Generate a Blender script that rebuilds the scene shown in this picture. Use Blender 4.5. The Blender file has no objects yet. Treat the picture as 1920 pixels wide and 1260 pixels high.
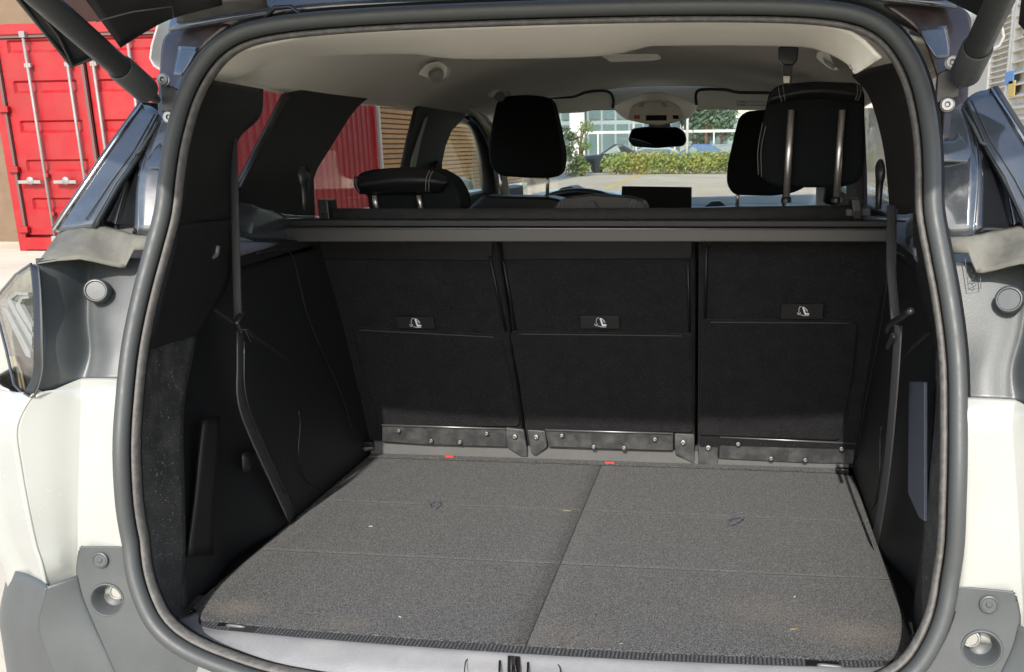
import bpy, bmesh, math, random
from mathutils import Vector, Matrix, Euler
from mathutils.geometry import delaunay_2d_cdt
random.seed(4)
R = math.radians
scene = bpy.context.scene
col = scene.collection

# ------------------------------------------------------------------ camera
F, CX, CY, IW, IH = 1818.83, 1120.0, 780.0, 1920.0, 1260.0
CAMPOS = Vector((0.295, 0.0, 1.43))
ROT = Matrix(((0.99059995, -0.0262044, 0.13425745),
              (0.13635478, 0.26746515, -0.95387094),
              (-0.01091358, 0.96321115, 0.26852406)))
cam_d = bpy.data.cameras.new('camera')
cam = bpy.data.objects.new('camera', cam_d)
col.objects.link(cam)
cam_d.sensor_fit = 'HORIZONTAL'
cam_d.sensor_width = 36.0
cam_d.lens = F / IW * 36.0
cam_d.shift_x = -(CX - IW / 2) / IW
cam_d.shift_y = (CY - IH / 2) / IW
cam_d.clip_start = 0.02
cam_d.clip_end = 2000
cam.matrix_world = Matrix.Translation(CAMPOS) @ ROT.to_4x4()
scene.camera = cam

# ------------------------------------------------------------------ light
SUN_EL, SUN_AZ = 35.0, -0.6            # light travels forward (+Y)
world = bpy.data.worlds.new('World'); scene.world = world
world.use_nodes = True
wn = world.node_tree.nodes; wl = world.node_tree.links
bg = wn['Background']
sky = wn.new('ShaderNodeTexSky'); sky.sky_type = 'NISHITA'; sky.sun_disc = False
sky.sun_elevation = R(SUN_EL)
sd = Vector((math.sin(R(SUN_AZ)) * math.cos(R(SUN_EL)), -math.cos(R(SUN_AZ)) * math.cos(R(SUN_EL)), math.sin(R(SUN_EL))))  # towards the sun
sky.sun_rotation = math.atan2(sd.x, sd.y)
sky.dust_density = 1.5
sky.air_density = 1.0
wl.new(sky.outputs[0], bg.inputs[0])
bg.inputs[1].default_value = 0.15
sun_d = bpy.data.lights.new('sun', 'SUN'); sun_d.energy = 2.15; sun_d.angle = R(0.5); sun_d.color = (1, .955, .88)
sun = bpy.data.objects.new('sun', sun_d); col.objects.link(sun)
sun.rotation_euler = sd.to_track_quat('Z', 'Y').to_euler()
sun.location = (0, -5, 12)
vs = scene.view_settings
scene.display_settings.display_device = 'sRGB'
vs.view_transform = 'Standard'; vs.look = 'None'; vs.gamma = 1; vs.use_curve_mapping = False
vs.exposure = 1.32
scene.cycles.max_bounces = 9
scene.cycles.diffuse_bounces = 5
scene.cycles.transparent_max_bounces = 12
scene.cycles.use_denoising = True
scene.cycles.caustics_reflective = False
scene.cycles.caustics_refractive = False
scene.cycles.sample_clamp_indirect = 4.0

# ------------------------------------------------------------------ measuring the place
def ray(px, py):
    return (ROT @ Vector(((px - CX), -(py - CY), -F))).normalized()
def W(px, py, Y=None, X=None, Z=None):
    """point of the place where the sight line through a photo point meets a plane of the car"""
    r = ray(px, py)
    if Y is not None: t = (Y - CAMPOS.y) / r.y
    elif X is not None: t = (X - CAMPOS.x) / r.x
    else: t = (Z - CAMPOS.z) / r.z
    return CAMPOS + r * t
def on(px, py, f):
    Y = 2.0
    for _ in range(30):
        q = W(px, py, Y=Y); Y = f(q.x, q.z)
    return W(px, py, Y=Y)
def mir(v, s):            # everything is measured on the left side; s=+1 mirrors it to the right side
    return Vector((-v.x, v.y, v.z)) if s > 0 else Vector(v)
def lerp(a, b, t): return a + (b - a) * t
def Yo(z):                # rear profile of the car: upright below the belt, raked above
    t = z - 1.0
    return 1.25 + .42 * (t / 2 + math.sqrt(t * t / 4 + .0009)) - .25 * max(0, .86 - z)

# ------------------------------------------------------------------ materials
MATS = {}
def mat(name, color, rough=.5, metal=0, coat=0, spec=.5, var=0, vscale=8, bump=0, bscale=300, dirt=None, dscale=6, damt=.5, sheen=0, speck=None, rvar=0, stretch=None, drange=(.42, .72)):
    if name in MATS: return MATS[name]
    m = bpy.data.materials.new(name); m.use_nodes = True
    n = m.node_tree.nodes; l = m.node_tree.links
    b = n['Principled BSDF']
    b.inputs['Base Color'].default_value = (*color, 1)
    b.inputs['Roughness'].default_value = rough
    b.inputs['Metallic'].default_value = metal
    b.inputs['Coat Weight'].default_value = coat
    b.inputs['Coat Roughness'].default_value = .03
    b.inputs['Specular IOR Level'].default_value = spec
    if sheen: b.inputs['Sheen Weight'].default_value = sheen
    tc = n.new('ShaderNodeNewGeometry').outputs['Position']
    if stretch:
        mp = n.new('ShaderNodeMapping'); mp.inputs['Scale'].default_value = stretch
        l.new(tc, mp.inputs[0]); tc = mp.outputs[0]
    cur = None
    def base():
        nonlocal cur
        if cur is None:
            r = n.new('ShaderNodeRGB'); r.outputs[0].default_value = (*color, 1); cur = r.outputs[0]
        return cur
    def noise(sc, det=3, ro=.6):
        t = n.new('ShaderNodeTexNoise'); t.inputs['Scale'].default_value = sc
        t.inputs['Detail'].default_value = det; t.inputs['Roughness'].default_value = ro
        l.new(tc, t.inputs['Vector']); return t.outputs[0]
    def rmp(src, a, bb, lo, hi):
        r = n.new('ShaderNodeMapRange'); r.inputs[1].default_value = a; r.inputs[2].default_value = bb
        r.inputs[3].default_value = lo; r.inputs[4].default_value = hi; l.new(src, r.inputs[0]); return r.outputs[0]
    def mix(fac, a, bcol, mode='MIX'):
        x = n.new('ShaderNodeMix'); x.data_type = 'RGBA'; x.blend_type = mode
        if isinstance(fac, (int, float)): x.inputs[0].default_value = fac
        else: l.new(fac, x.inputs[0])
        l.new(a, x.inputs[6])
        if isinstance(bcol, tuple): x.inputs[7].default_value = (*bcol, 1)
        else: l.new(bcol, x.inputs[7])
        return x.outputs[2]
    if var:
        v = rmp(noise(vscale, 5), .3, .7, 1 - var, 1 + var)
        cc = n.new('ShaderNodeCombineColor')
        for i in range(3): l.new(v, cc.inputs[i])
        cur = mix(1.0, base(), cc.outputs[0], 'MULTIPLY')
    if speck:      # (colour, scale, threshold)
        f = rmp(noise(speck[1], 1), speck[2], speck[2] + .07, 0, speck[3] if len(speck) > 3 else .8)
        cur = mix(f, base(), speck[0])
    if dirt:
        f = rmp(noise(dscale, 6, .65), drange[0], drange[1], 0, damt)
        cur = mix(f, base(), dirt)
        rr = rmp(f, 0, 1, rough, min(1, rough + .5)); l.new(rr, b.inputs['Roughness'])
    elif rvar:
        rr = rmp(noise(vscale * 2, 5), .3, .7, max(.02, rough - rvar), rough + rvar); l.new(rr, b.inputs['Roughness'])
    if cur is not None: l.new(cur, b.inputs['Base Color'])
    if bump:
        bp = n.new('ShaderNodeBump'); bp.inputs['Strength'].default_value = bump; bp.inputs['Distance'].default_value = .002
        l.new(noise(bscale, 2), bp.inputs['Height']); l.new(bp.outputs[0], b.inputs['Normal'])
    MATS[name] = m; return m

def glass(name, tint, veil=.0, veilcol=(.5, .6, .55), refl=1.0):
    if name in MATS: return MATS[name]
    m = bpy.data.materials.new(name); m.use_nodes = True
    n = m.node_tree.nodes; l = m.node_tree.links; n.remove(n['Principled BSDF'])
    out = n['Material Output']
    t = n.new('ShaderNodeBsdfTransparent'); t.inputs[0].default_value = (*tint, 1)
    g = n.new('ShaderNodeBsdfGlossy'); g.inputs['Roughness'].default_value = .02
    fr = n.new('ShaderNodeFresnel'); fr.inputs[0].default_value = 1.45
    mu = n.new('ShaderNodeMath'); mu.operation = 'MULTIPLY'; mu.inputs[1].default_value = refl
    l.new(fr.outputs[0], mu.inputs[0])
    mx = n.new('ShaderNodeMixShader'); l.new(mu.outputs[0], mx.inputs[0]); l.new(t.outputs[0], mx.inputs[1]); l.new(g.outputs[0], mx.inputs[2])
    d = n.new('ShaderNodeBsdfDiffuse'); d.inputs[0].default_value = (*veilcol, 1)
    m2 = n.new('ShaderNodeMixShader'); m2.inputs[0].default_value = veil
    l.new(mx.outputs[0], m2.inputs[1]); l.new(d.outputs[0], m2.inputs[2]); l.new(m2.outputs[0], out.inputs[0])
    MATS[name] = m; return m

WHITE = mat('white_paint', (.325, .335, .315), .22, coat=.8, var=.03, vscale=3, dirt=(.24, .235, .21), dscale=5, damt=.25)
GLOSSB = mat('sky_tinted_black_paint', (.035, .042, .052), .08, coat=1, dirt=(.13, .15, .18), dscale=9, damt=.3)  # bluish base and dust colour also stand in for reflected sky
GLOSSD = mat('dusty_sky_tinted_black_paint', (.035, .042, .05), .09, coat=.9, dirt=(.17, .18, .18), dscale=14, damt=.4)  # dust over a base tinted blue for the sky's reflection
BROWNP = mat('dusty_inner_paint', (.035, .024, .022), .3, coat=.3, dirt=(.12, .09, .08), dscale=30, damt=.35)
SATIN = mat('satin_black_plastic', (.050, .057, .060), .32, dirt=(.14, .15, .15), dscale=16, damt=.25, drange=(.3, .8), bump=.08, bscale=500)
DIRTY = mat('dust_caked_plastic', (.045, .047, .043), .5, var=.25, vscale=120, dirt=(.24, .23, .19), dscale=10, damt=.8, drange=(.25, .8), stretch=(1, 1, .3), bump=.1, bscale=260)
BUMPER = mat('grey_bumper_plastic', (.052, .058, .060), .40, dirt=(.13, .135, .13), dscale=12, damt=.22, drange=(.3, .8), stretch=(1, 1, .5), bump=.12, bscale=500)
RUBBER = mat('seal_rubber', (.046, .050, .050), .52, rvar=.08, vscale=30)
RUBBER2 = mat('dusty_seal_lip', (.075, .072, .068), .6, dirt=(.2, .19, .17), dscale=90, damt=.5)
TRIM = mat('black_trim_plastic', (.011, .011, .011), .5, spec=.35, speck=((.16, .16, .15), 420, .76, .4), bump=.25, bscale=700)
TRIM2 = mat('dusty_black_trim', (.028, .028, .027), .55, speck=((.42, .40, .35), 300, .67, .8), dirt=(.09, .085, .075), dscale=25, damt=.5, bump=.25, bscale=700)
TRIMG = mat('smooth_black_trim', (.014, .014, .015), .32, var=.2, vscale=20)
CARPET = mat('grey_cargo_carpet', (.022, .022, .022), 1.0, spec=.1, var=.16, vscale=4, speck=((.122, .122, .120), 560, .485, .9), bump=1.0, bscale=520, sheen=.1)
SEATC = mat('black_seat_carpet', (.0125, .0125, .0135), 1.0, spec=.1, var=.2, vscale=30, speck=((.05, .05, .052), 430, .6, .5), bump=.8, bscale=420, sheen=.05)
LEATH = mat('black_seat_leather', (.008, .008, .009), .45, spec=.35, bump=.3, bscale=380, var=.1)
FABRIC = mat('black_headrest_fabric', (.004, .005, .006), .9, spec=.2, bump=.4, bscale=500)
STITCH = mat('grey_stitching', (.13, .13, .125), .8)
METALB = mat('dark_bracket_metal', (.05, .052, .055), .38, metal=.4, dirt=(.2, .19, .17), dscale=30, damt=.4)
BOLT = mat('bolt_steel', (.22, .22, .22), .35, metal=.9)
POST = mat('polished_headrest_post', (.62, .57, .54), .32, metal=.85)
CHROME = mat('chrome', (.75, .74, .73), .2, metal=1)
HEADL = mat('cream_headliner_cloth', (.88, .85, .76), .95, spec=.1, var=.03, vscale=4, bump=.35, bscale=700)
CREAMP = mat('cream_plastic', (.66, .64, .58), .5)
SILL = mat('sheen_grey_sill_plastic', (.185, .187, .193), .42, var=.06, vscale=9, bump=.35, bscale=650, dirt=(.32, .31, .29), dscale=14, damt=.3)  # black plastic; its sky and sun gloss put into a grey base
RIB = mat('ribbed_sill_rubber', (.062, .064, .068), .7, speck=((.4, .4, .38), 500, .64, .7))
ALU = mat('grey_cover_rail_metal', (.040, .039, .038), .45, metal=.1, var=.08, vscale=5)
COVER = mat('black_cover_fabric', (.009, .009, .010), .8, bump=.5, bscale=500, dirt=(.06, .055, .05), dscale=40, damt=.25)
BELT = mat('black_belt_webbing', (.034, .034, .034), .7, bump=.4, bscale=600)
RED = mat('red_plastic_tag', (.75, .03, .02), .45)
WHITEP = mat('white_print', (.75, .76, .80), .6)
POCK = mat('sky_tinted_pocket_plastic', (.07, .078, .10), .5, bump=.4, bscale=600)
SCREEN = mat('dark_screen_back', (.005, .005, .005), .6, spec=.15)
TEAL = mat('teal_tinted_plastic', (.05, .17, .18), .3)
REFLB = mat('pale_blue_reflection', (.26, .36, .44), .35)  # blue of a windscreen reflection put into the base colour
GLASST = glass('tinted_privacy_glass', (.86, .84, .84), .012, (.5, .4, .4), .35)
GLASSW = glass('windscreen_glass', (.985, 1.0, .97), .035, (.8, .85, .7), .4)
MIRR = mat('mirror_glass', (.30, .31, .30), .03, metal=1)
CRED = mat('red_container_paint', (.28, .002, .006), .42, var=.12, vscale=1.3, dirt=(.24, .03, .022), dscale=4, damt=.5)
CREDD = mat('dark_container_gasket', (.11, .06, .055), .7)
GALV = mat('galvanised_rod', (.24, .225, .215), .55, metal=.2, var=.15, vscale=9)
BRICK = mat('beige_brick', (.34, .23, .15), .9, var=.25, vscale=3, bump=.3, bscale=40)
def _tone(m):
    n = m.node_tree.nodes; l = m.node_tree.links; b = n['Principled BSDF']
    src = b.inputs['Base Color'].links[0].from_socket
    oi = n.new('ShaderNodeObjectInfo'); r = n.new('ShaderNodeMapRange'); r.inputs[3].default_value = .62; r.inputs[4].default_value = 1.35
    l.new(oi.outputs['Random'], r.inputs[0])
    cc = n.new('ShaderNodeCombineColor')
    for i in range(3): l.new(r.outputs[0], cc.inputs[i])
    x = n.new('ShaderNodeMix'); x.data_type = 'RGBA'; x.blend_type = 'MULTIPLY'; x.inputs[0].default_value = 1
    l.new(src, x.inputs[6]); l.new(cc.outputs[0], x.inputs[7]); l.new(x.outputs[2], b.inputs['Base Color'])
_tone(BRICK)
BRICK2 = mat('ochre_brick', (.50, .31, .13), .9, var=.12, vscale=2, bump=.3, bscale=40)
MORTAR = mat('brick_mortar', (.16, .11, .07), .95, var=.1, vscale=5)
CONC = mat('pale_concrete_ground', (.55, .49, .385), .92, var=.09, vscale=.8, dirt=(.30, .27, .23), dscale=.35, damt=.6, bump=.4, bscale=60, speck=((.22, .2, .18), 120, .64, .5))
YEL = mat('faded_yellow_line', (.60, .46, .16), .9, var=.1, vscale=3)
CREAMW = mat('cream_wall_paint', (.58, .55, .48), .85, var=.05, vscale=1)
LOUV = mat('cream_louvre_metal', (.66, .64, .57), .5, var=.05, vscale=2)

# folds brushed pale and dusty corners of the cargo carpet
FLOORC = CARPET.copy(); FLOORC.name = 'worn_cargo_carpet'
def _wear():
    n = FLOORC.node_tree.nodes; l = FLOORC.node_tree.links
    b = n['Principled BSDF']; src = b.inputs['Base Color'].links[0].from_socket
    geo = n.new('ShaderNodeNewGeometry').outputs['Position']
    sep = n.new('ShaderNodeSeparateXYZ'); l.new(geo, sep.inputs[0])
    nz = n.new('ShaderNodeTexNoise'); nz.inputs['Scale'].default_value = 260; l.new(geo, nz.inputs['Vector'])
    def M(op, a, b_=None, c=None):
        x = n.new('ShaderNodeMath'); x.operation = op
        for i, v in enumerate((a, b_, c)):
            if v is None: continue
            if isinstance(v, (int, float)): x.inputs[i].default_value = v
            else: l.new(v, x.inputs[i])
        return x.outputs[0]
    tot = None
    for yc in (1.592, 1.858):
        d = M('ABSOLUTE', M('SUBTRACT', sep.outputs['Y'], yc))
        f = M('MULTIPLY', M('MAXIMUM', M('SUBTRACT', 1, M('DIVIDE', d, .013)), 0), M('MULTIPLY', nz.outputs[0], .55))
        tot = f if tot is None else M('MAXIMUM', tot, f)
    def mix(fac, a, c):
        x = n.new('ShaderNodeMix'); x.data_type = 'RGBA'; l.new(fac, x.inputs[0]); l.new(a, x.inputs[6]); x.inputs[7].default_value = (*c, 1); return x.outputs[2]
    cur = mix(tot, src, (.16, .16, .155))
    for (cx_, cy_, r_, a_) in ((-.50, 1.36, .07, .55), (.50, 1.39, .11, .5), (-.3, 1.33, .06, .25), (.36, 1.45, .12, .25), (.05, 1.33, .12, .2)):
        dx = M('SUBTRACT', sep.outputs['X'], cx_); dy = M('MULTIPLY', M('SUBTRACT', sep.outputs['Y'], cy_), 1.8)
        d = M('SQRT', M('ADD', M('MULTIPLY', dx, dx), M('MULTIPLY', dy, dy)))
        f = M('MULTIPLY', M('MAXIMUM', M('SUBTRACT', 1, M('DIVIDE', d, r_)), 0), M('MULTIPLY', nz.outputs[0], a_ * .8))
        cur = mix(f, cur, (.30, .23, .15))
    l.new(cur, b.inputs['Base Color'])
_wear()

# ------------------------------------------------------------------ object helpers
WLOC = {}     # world location of every object made
def empty(name, loc, label, cat, group=None):
    o = bpy.data.objects.new(name, None); col.objects.link(o); o.location = loc
    o.empty_display_size = .2
    WLOC[o.name] = Vector(loc); o['label'] = label; o['category'] = cat
    if group: o['group'] = group
    return o
def put(o, parent, c):
    WLOC[o.name] = Vector(c)
    if parent is not None:
        o.parent = parent; o.location = Vector(c) - WLOC[parent.name]
    else: o.location = c
def mk(name, vs, fs, m, parent=None, smooth=False, bevel=0, seg=2, thick=0, sub=0, label=None, toff=-1, kind=None, angle=35):
    vs = [Vector(v) for v in vs]
    c = sum(vs, Vector()) / len(vs)
    me = bpy.data.meshes.new(name)
    me.from_pydata([v - c for v in vs], [], fs)
    bm = bmesh.new(); bm.from_mesh(me)
    bmesh.ops.recalc_face_normals(bm, faces=bm.faces)
    bm.to_mesh(me); bm.free()
    for ml in (m if isinstance(m, (list, tuple)) else [m]): me.materials.append(ml)
    if smooth or bevel:
        me.polygons.foreach_set('use_smooth', [True] * len(me.polygons))
    o = bpy.data.objects.new(name, me); col.objects.link(o)
    put(o, parent, c)
    if thick:
        s = o.modifiers.new('thickness', 'SOLIDIFY'); s.thickness = thick; s.offset = toff
    if bevel:
        b = o.modifiers.new('bevel', 'BEVEL'); b.width = bevel; b.segments = seg; b.limit_method = 'ANGLE'; b.angle_limit = R(angle); b.harden_normals = True
    if sub:
        s = o.modifiers.new('subdivision', 'SUBSURF'); s.levels = sub; s.render_levels = sub
    if label: o['label'] = label
    if kind: o['kind'] = kind
    return o
def rounded(poly, r, n=4):
    """round the corners of a 2d outline; r may be a list"""
    out = []; N = len(poly)
    for i in range(N):
        p = Vector(poly[i]); a = Vector(poly[i - 1]); b = Vector(poly[(i + 1) % N])
        rr = r[i] if isinstance(r, (list, tuple)) else r
        if rr <= 0: out.append(tuple(p)); continue
        da = (a - p); db = (b - p)
        rr = min(rr, da.length * .48, db.length * .48)
        s = p + da.normalized() * rr; e = p + db.normalized() * rr
        for k in range(n + 1):
            t = k / n
            q = s * (1 - t) ** 2 + p * 2 * t * (1 - t) + e * t * t
            out.append(tuple(q))
    return out
def slab(name, pts, ext, m, parent=None, bevel=.002, label=None, seg=2, smooth=False, kind=None):
    """extrude an outline by a vector"""
    n = len(pts); ext = Vector(ext)
    vs = [Vector(p) for p in pts] + [Vector(p) + ext for p in pts]
    fs = [list(range(n)), list(range(2 * n - 1, n - 1, -1))] + [[i, (i + 1) % n, n + (i + 1) % n, n + i] for i in range(n)]
    return mk(name, vs, fs, m, parent, bevel=bevel, label=label, seg=seg, smooth=smooth, kind=kind)
def pslab(name, poly, f, depth, m, parent=None, rnd=0, bevel=.002, s=-1, label=None, seg=2):
    """outline measured in the photo on the surface f, extruded forward by depth"""
    if rnd: poly = rounded(poly, rnd)
    if isinstance(f, (int, float)): Y = f; f = lambda x, z: Y
    return slab(name, [mir(on(x, y, f), s) for x, y in poly], (0, depth, 0), m, parent, bevel, label, seg)
def catmull(pts, n):
    out = []
    P = [pts[0] * 2 - pts[1]] + list(pts) + [pts[-1] * 2 - pts[-2]]
    for i in range(1, len(P) - 2):
        p0, p1, p2, p3 = P[i - 1:i + 3]
        for k in range(n):
            t = k / n
            out.append(.5 * ((2 * p1) + (p2 - p0) * t + (2 * p0 - 5 * p1 + 4 * p2 - p3) * t * t + (3 * p1 - p0 - 3 * p2 + p3) * t ** 3))
    out.append(Vector(pts[-1])); return out
def patch(name, rows, m, parent=None, n=5, thick=.004, s=-1, label=None, lin=False, toff=-1, bevel=0, hole=None):
    """smooth surface through a grid of points"""
    rows = [[mir(Vector(p), s) for p in r] for r in rows]
    if not lin:
        rows = [catmull(r, n) for r in rows]
        cols = [catmull(list(c), n) for c in zip(*rows)]
        rows = [list(r) for r in zip(*cols)]
    nr, nc = len(rows), len(rows[0])
    vs = [p for r in rows for p in r]
    fs = [[i * nc + j, i * nc + j + 1, (i + 1) * nc + j + 1, (i + 1) * nc + j] for i in range(nr - 1) for j in range(nc - 1)]
    if hole:      # leave out the faces inside a round opening
        hc = mir(hole[0], s)
        fs = [f for f in fs if (sum((vs[i] for i in f), Vector()) / 4 - hc).length > hole[1]]
        used = sorted({i for f in fs for i in f}); re_ = {v: k for k, v in enumerate(used)}
        vs = [vs[i] for i in used]; fs = [[re_[i] for i in f] for f in fs]
    return mk(name, vs, fs, m, parent, smooth=True, thick=thick, label=label, toff=toff, bevel=bevel)
def tube(name, pts, r, m, parent=None, seg=10, closed=False, flat=1, up=None, smoothn=0, label=None, s=-1, caps=True, kind=None):
    pts = [mir(Vector(p), s) for p in pts]
    rs = r if isinstance(r, (list, tuple)) else None
    if smoothn:
        k0 = len(pts)
        pts = catmull(pts, smoothn)
        if rs: rs = [lerp(rs[min(int(i / smoothn), k0 - 1)], rs[min(int(i / smoothn) + 1, k0 - 1)], (i % smoothn) / smoothn) for i in range(len(pts))]
    N = len(pts); vs = []; fs = []
    a = None
    for i, p in enumerate(pts):
        if closed: t = pts[(i + 1) % N] - pts[i - 1]
        else: t = pts[min(i + 1, N - 1)] - pts[max(i - 1, 0)]
        t.normalize()
        if up is not None: a = Vector(up)
        elif a is None: a = Vector((0, 0, 1)) if abs(t.z) < .9 else Vector((1, 0, 0))
        a = (a - t * a.dot(t)).normalized(); b = t.cross(a)
        rr = rs[i] if rs else r
        for k in range(seg):
            th = 2 * math.pi * k / seg
            vs.append(p + a * math.cos(th) * rr * flat + b * math.sin(th) * rr)
    M = N if closed else N - 1
    for i in range(M):
        for k in range(seg):
            j = (i + 1) % N
            fs.append([i * seg + k, i * seg + (k + 1) % seg, j * seg + (k + 1) % seg, j * seg + k])
    if not closed and caps:
        fs.append(list(range(seg))); fs.append([(N - 1) * seg + k for k in range(seg)])
    return mk(name, vs, fs, m, parent, smooth=True, label=label, kind=kind)
def lathe(name, prof, o0, axis, m, parent=None, seg=24, label=None, s=-1, smooth=True, cap=True):
    """prof: (radius, height) pairs along axis"""
    o0 = mir(Vector(o0), s); ax = mir(Vector(axis), s).normalized()
    a = ax.orthogonal().normalized(); b = ax.cross(a)
    vs = []; fs = []
    for r, h in prof:
        for k in range(seg):
            th = 2 * math.pi * k / seg
            vs.append(o0 + ax * h + (a * math.cos(th) + b * math.sin(th)) * max(r, 1e-5))
    for i in range(len(prof) - 1):
        for k in range(seg):
            fs.append([i * seg + k, i * seg + (k + 1) % seg, (i + 1) * seg + (k + 1) % seg, (i + 1) * seg + k])
    if cap and prof[0][0] > 1e-4: fs.append(list(range(seg)))
    if prof[-1][0] > 1e-4: fs.append([(len(prof) - 1) * seg + k for k in range(seg)])
    o = mk(name, vs, fs, m, parent, smooth=False, label=label)
    if smooth:
        me = o.data
        me.polygons.foreach_set('use_smooth', [True] * len(me.polygons))
        e = o.modifiers.new('bevel', 'BEVEL'); e.width = .0006; e.segments = 1; e.limit_method = 'ANGLE'; e.angle_limit = R(35); e.harden_normals = True
    return o
def box(name, c, size, m, parent=None, rot=(0, 0, 0), bevel=.003, label=None, seg=2, kind=None):
    h = [x / 2 for x in size]; E = Euler(rot).to_matrix(); c = Vector(c)
    vs = [c + E @ Vector((x * h[0], y * h[1], z * h[2])) for x in (-1, 1) for y in (-1, 1) for z in (-1, 1)]
    fs = [[0, 1, 3, 2], [4, 6, 7, 5], [0, 4, 5, 1], [2, 3, 7, 6], [0, 2, 6, 4], [1, 5, 7, 3]]
    return mk(name, vs, fs, m, parent, bevel=bevel, label=label, seg=seg, kind=kind)
def boxes(name, lst, m, parent=None, bevel=0, kind=None, label=None):
    vs = []; fs = []
    for c, size in lst:
        b0 = len(vs); h = [x / 2 for x in size]
        vs += [Vector(c) + Vector((x * h[0], y * h[1], z * h[2])) for x in (-1, 1) for y in (-1, 1) for z in (-1, 1)]
        fs += [[b0 + i for i in f] for f in ([0, 1, 3, 2], [4, 6, 7, 5], [0, 4, 5, 1], [2, 3, 7, 6], [0, 2, 6, 4], [1, 5, 7, 3])]
    return mk(name, vs, fs, m, parent, bevel=bevel, kind=kind, label=label)
def dup(o, c, parent, label=None):
    d = o.copy(); col.objects.link(d); put(d, parent, c)
    if label: d['label'] = label
    return d

# ================================================================== the setting
g = mk('ground', [(-400, -400, 0), (400, -400, 0), (400, 600, 0), (-400, 600, 0)], [[0, 1, 2, 3]], CONC, kind='structure')

# ---- red container
YC = 13.4
ctop = W(60, 45, Y=YC).z
cxl = W(12, 300, Y=YC).x
cgap = W(170, 210, Y=YC).x
cxr = cxl + 2 * (cgap - cxl)
CL = 7.6
cont = empty('shipping_container', ((cxl + cxr) / 2, YC, 0), 'red shipping container with closed doors and steel locking rods', 'shipping container')
box('container_body', ((cxl + cxr) / 2, YC + CL / 2 + .12, ctop / 2 + .06), (cxr - cxl - .10, CL - .12, ctop - .16), CRED, cont, bevel=.01)
# corrugated side that faces the car
n = 0; vs = []; fs = []
y = YC + .15; per = .28
xs = cxr - .03
prof = []
while y < YC + CL - .15:
    prof += [(xs + .0, y), (xs + .0, y + .07), (xs - .036, y + .11), (xs - .036, y + .21)]
    y += per
vs = [(px_, py_, .22) for px_, py_ in prof] + [(px_, py_, ctop - .15) for px_, py_ in prof]
k = len(prof)
mk('corrugated_side', vs, [[i, i + 1, k + i + 1, k + i] for i in range(k - 1)], CRED, cont, thick=.003)
for (x0, nm) in ((cxl, 'corner_post'), (cxr - .0, 'corner_post')):
    for yy in (YC + .05, YC + CL - .05):
        box(nm, (x0 + (.05 if x0 == cxl else -.05), yy, ctop / 2), (.13, .13, ctop), CRED, cont, bevel=.008)
box('header_beam', ((cxl + cxr) / 2, YC + .03, ctop - .065), (cxr - cxl - .14, .12, .14), CRED, cont, bevel=.006)
box('sill_beam', ((cxl + cxr) / 2, YC + .03, .11), (cxr - cxl - .14, .12, .18), CRED, cont, bevel=.006)
for zz in (.10, ctop - .10):
    box('side_rail', (cxr - .01, YC + CL / 2, zz), (.06, CL - .24, .16), CRED, cont, bevel=.006)
box('door_gasket', ((cxl + cxr) / 2, YC + .015, ctop - .155), (cxr - cxl - .1, .05, .045), CREDD, cont, bevel=.002)
box('door_gasket', (cgap, YC - .025, ctop / 2), (.045, .05, ctop - .5), CREDD, cont, bevel=.002)
box('door_gasket', (cxl + .13, YC + .0, ctop / 2), (.04, .05, ctop - .5), CREDD, cont, bevel=.002)
def door(x0, x1):
    d = None
    z0, z1 = .24, ctop - .19
    # a door sheet pressed with horizontal recessed bands
    levels = []
    nb = 5; h = (z1 - z0) / nb
    xs_ = [x0, x0 + .13, x0 + .16, x1 - .16, x1 - .13, x1]
    rows = []
    zz = z0
    seq = [(z0, 0)]
    for b in range(nb):
        zt = z0 + (b + 1) * h
        seq += [(zt - .34 * h, 0), (zt - .27 * h, 1), (zt - .07 * h, 1), (zt - .02 * h, 0)]
    seq += [(z1, 0)]
    vs = []; fs = []
    for z, dd in seq:
        for i, x in enumerate(xs_):
            vs.append((x, YC + .02 + (.035 if dd and i in (2, 3) else 0), z))
    c = len(xs_)
    for i in range(len(seq) - 1):
        for j in range(c - 1): fs.append([i * c + j, i * c + j + 1, (i + 1) * c + j + 1, (i + 1) * c + j])
    return mk('container_door', vs, fs, CRED, cont, thick=.03)
dL = door(cxl + .16, cgap - .03); dR = door(cgap + .03, cxr - .11)
rods = [(73, 230, dL), (147, 230, dL), (190, 200, dR), (254, 160, dR)]
for (px_, py_, d) in rods:
    x = W(px_, py_, Y=YC).x
    rod = tube('locking_rod', [(x, YC - .05, .2), (x, YC - .05, ctop - .14)], .021, GALV, d, seg=10)
    for zz in (.18, ctop - .14): box('rod_keeper', (x, YC - .045, zz), (.09, .07, .09), GALV, d, bevel=.01)
    for zz in (.55, 1.1, ctop - .55): box('rod_bracket', (x, YC - .035, zz), (.10, .05, .06), GALV if zz > ctop - .6 else CRED, d, bevel=.008)
for (px_, d) in ((62, dL), (128, dL), (215, dR)):
    p = W(px_, 341, Y=YC)
    box('rod_handle', (p.x, YC - .075, p.z), (.36, .025, .05), GALV, d, bevel=.008)
    lathe('handle_catch', [(.055, 0), (.055, .03), (.03, .045), (0, .045)], (p.x + .02, YC - .06, p.z + .02), (0, -1, 0), GALV, d, seg=12)
for py_ in (205, 318, 430):
    p = W(14, py_, Y=YC)
    box('door_hinge', (cxl + .12, YC - .03, p.z), (.16, .07, .09), CRED, cont, bevel=.01)

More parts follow.
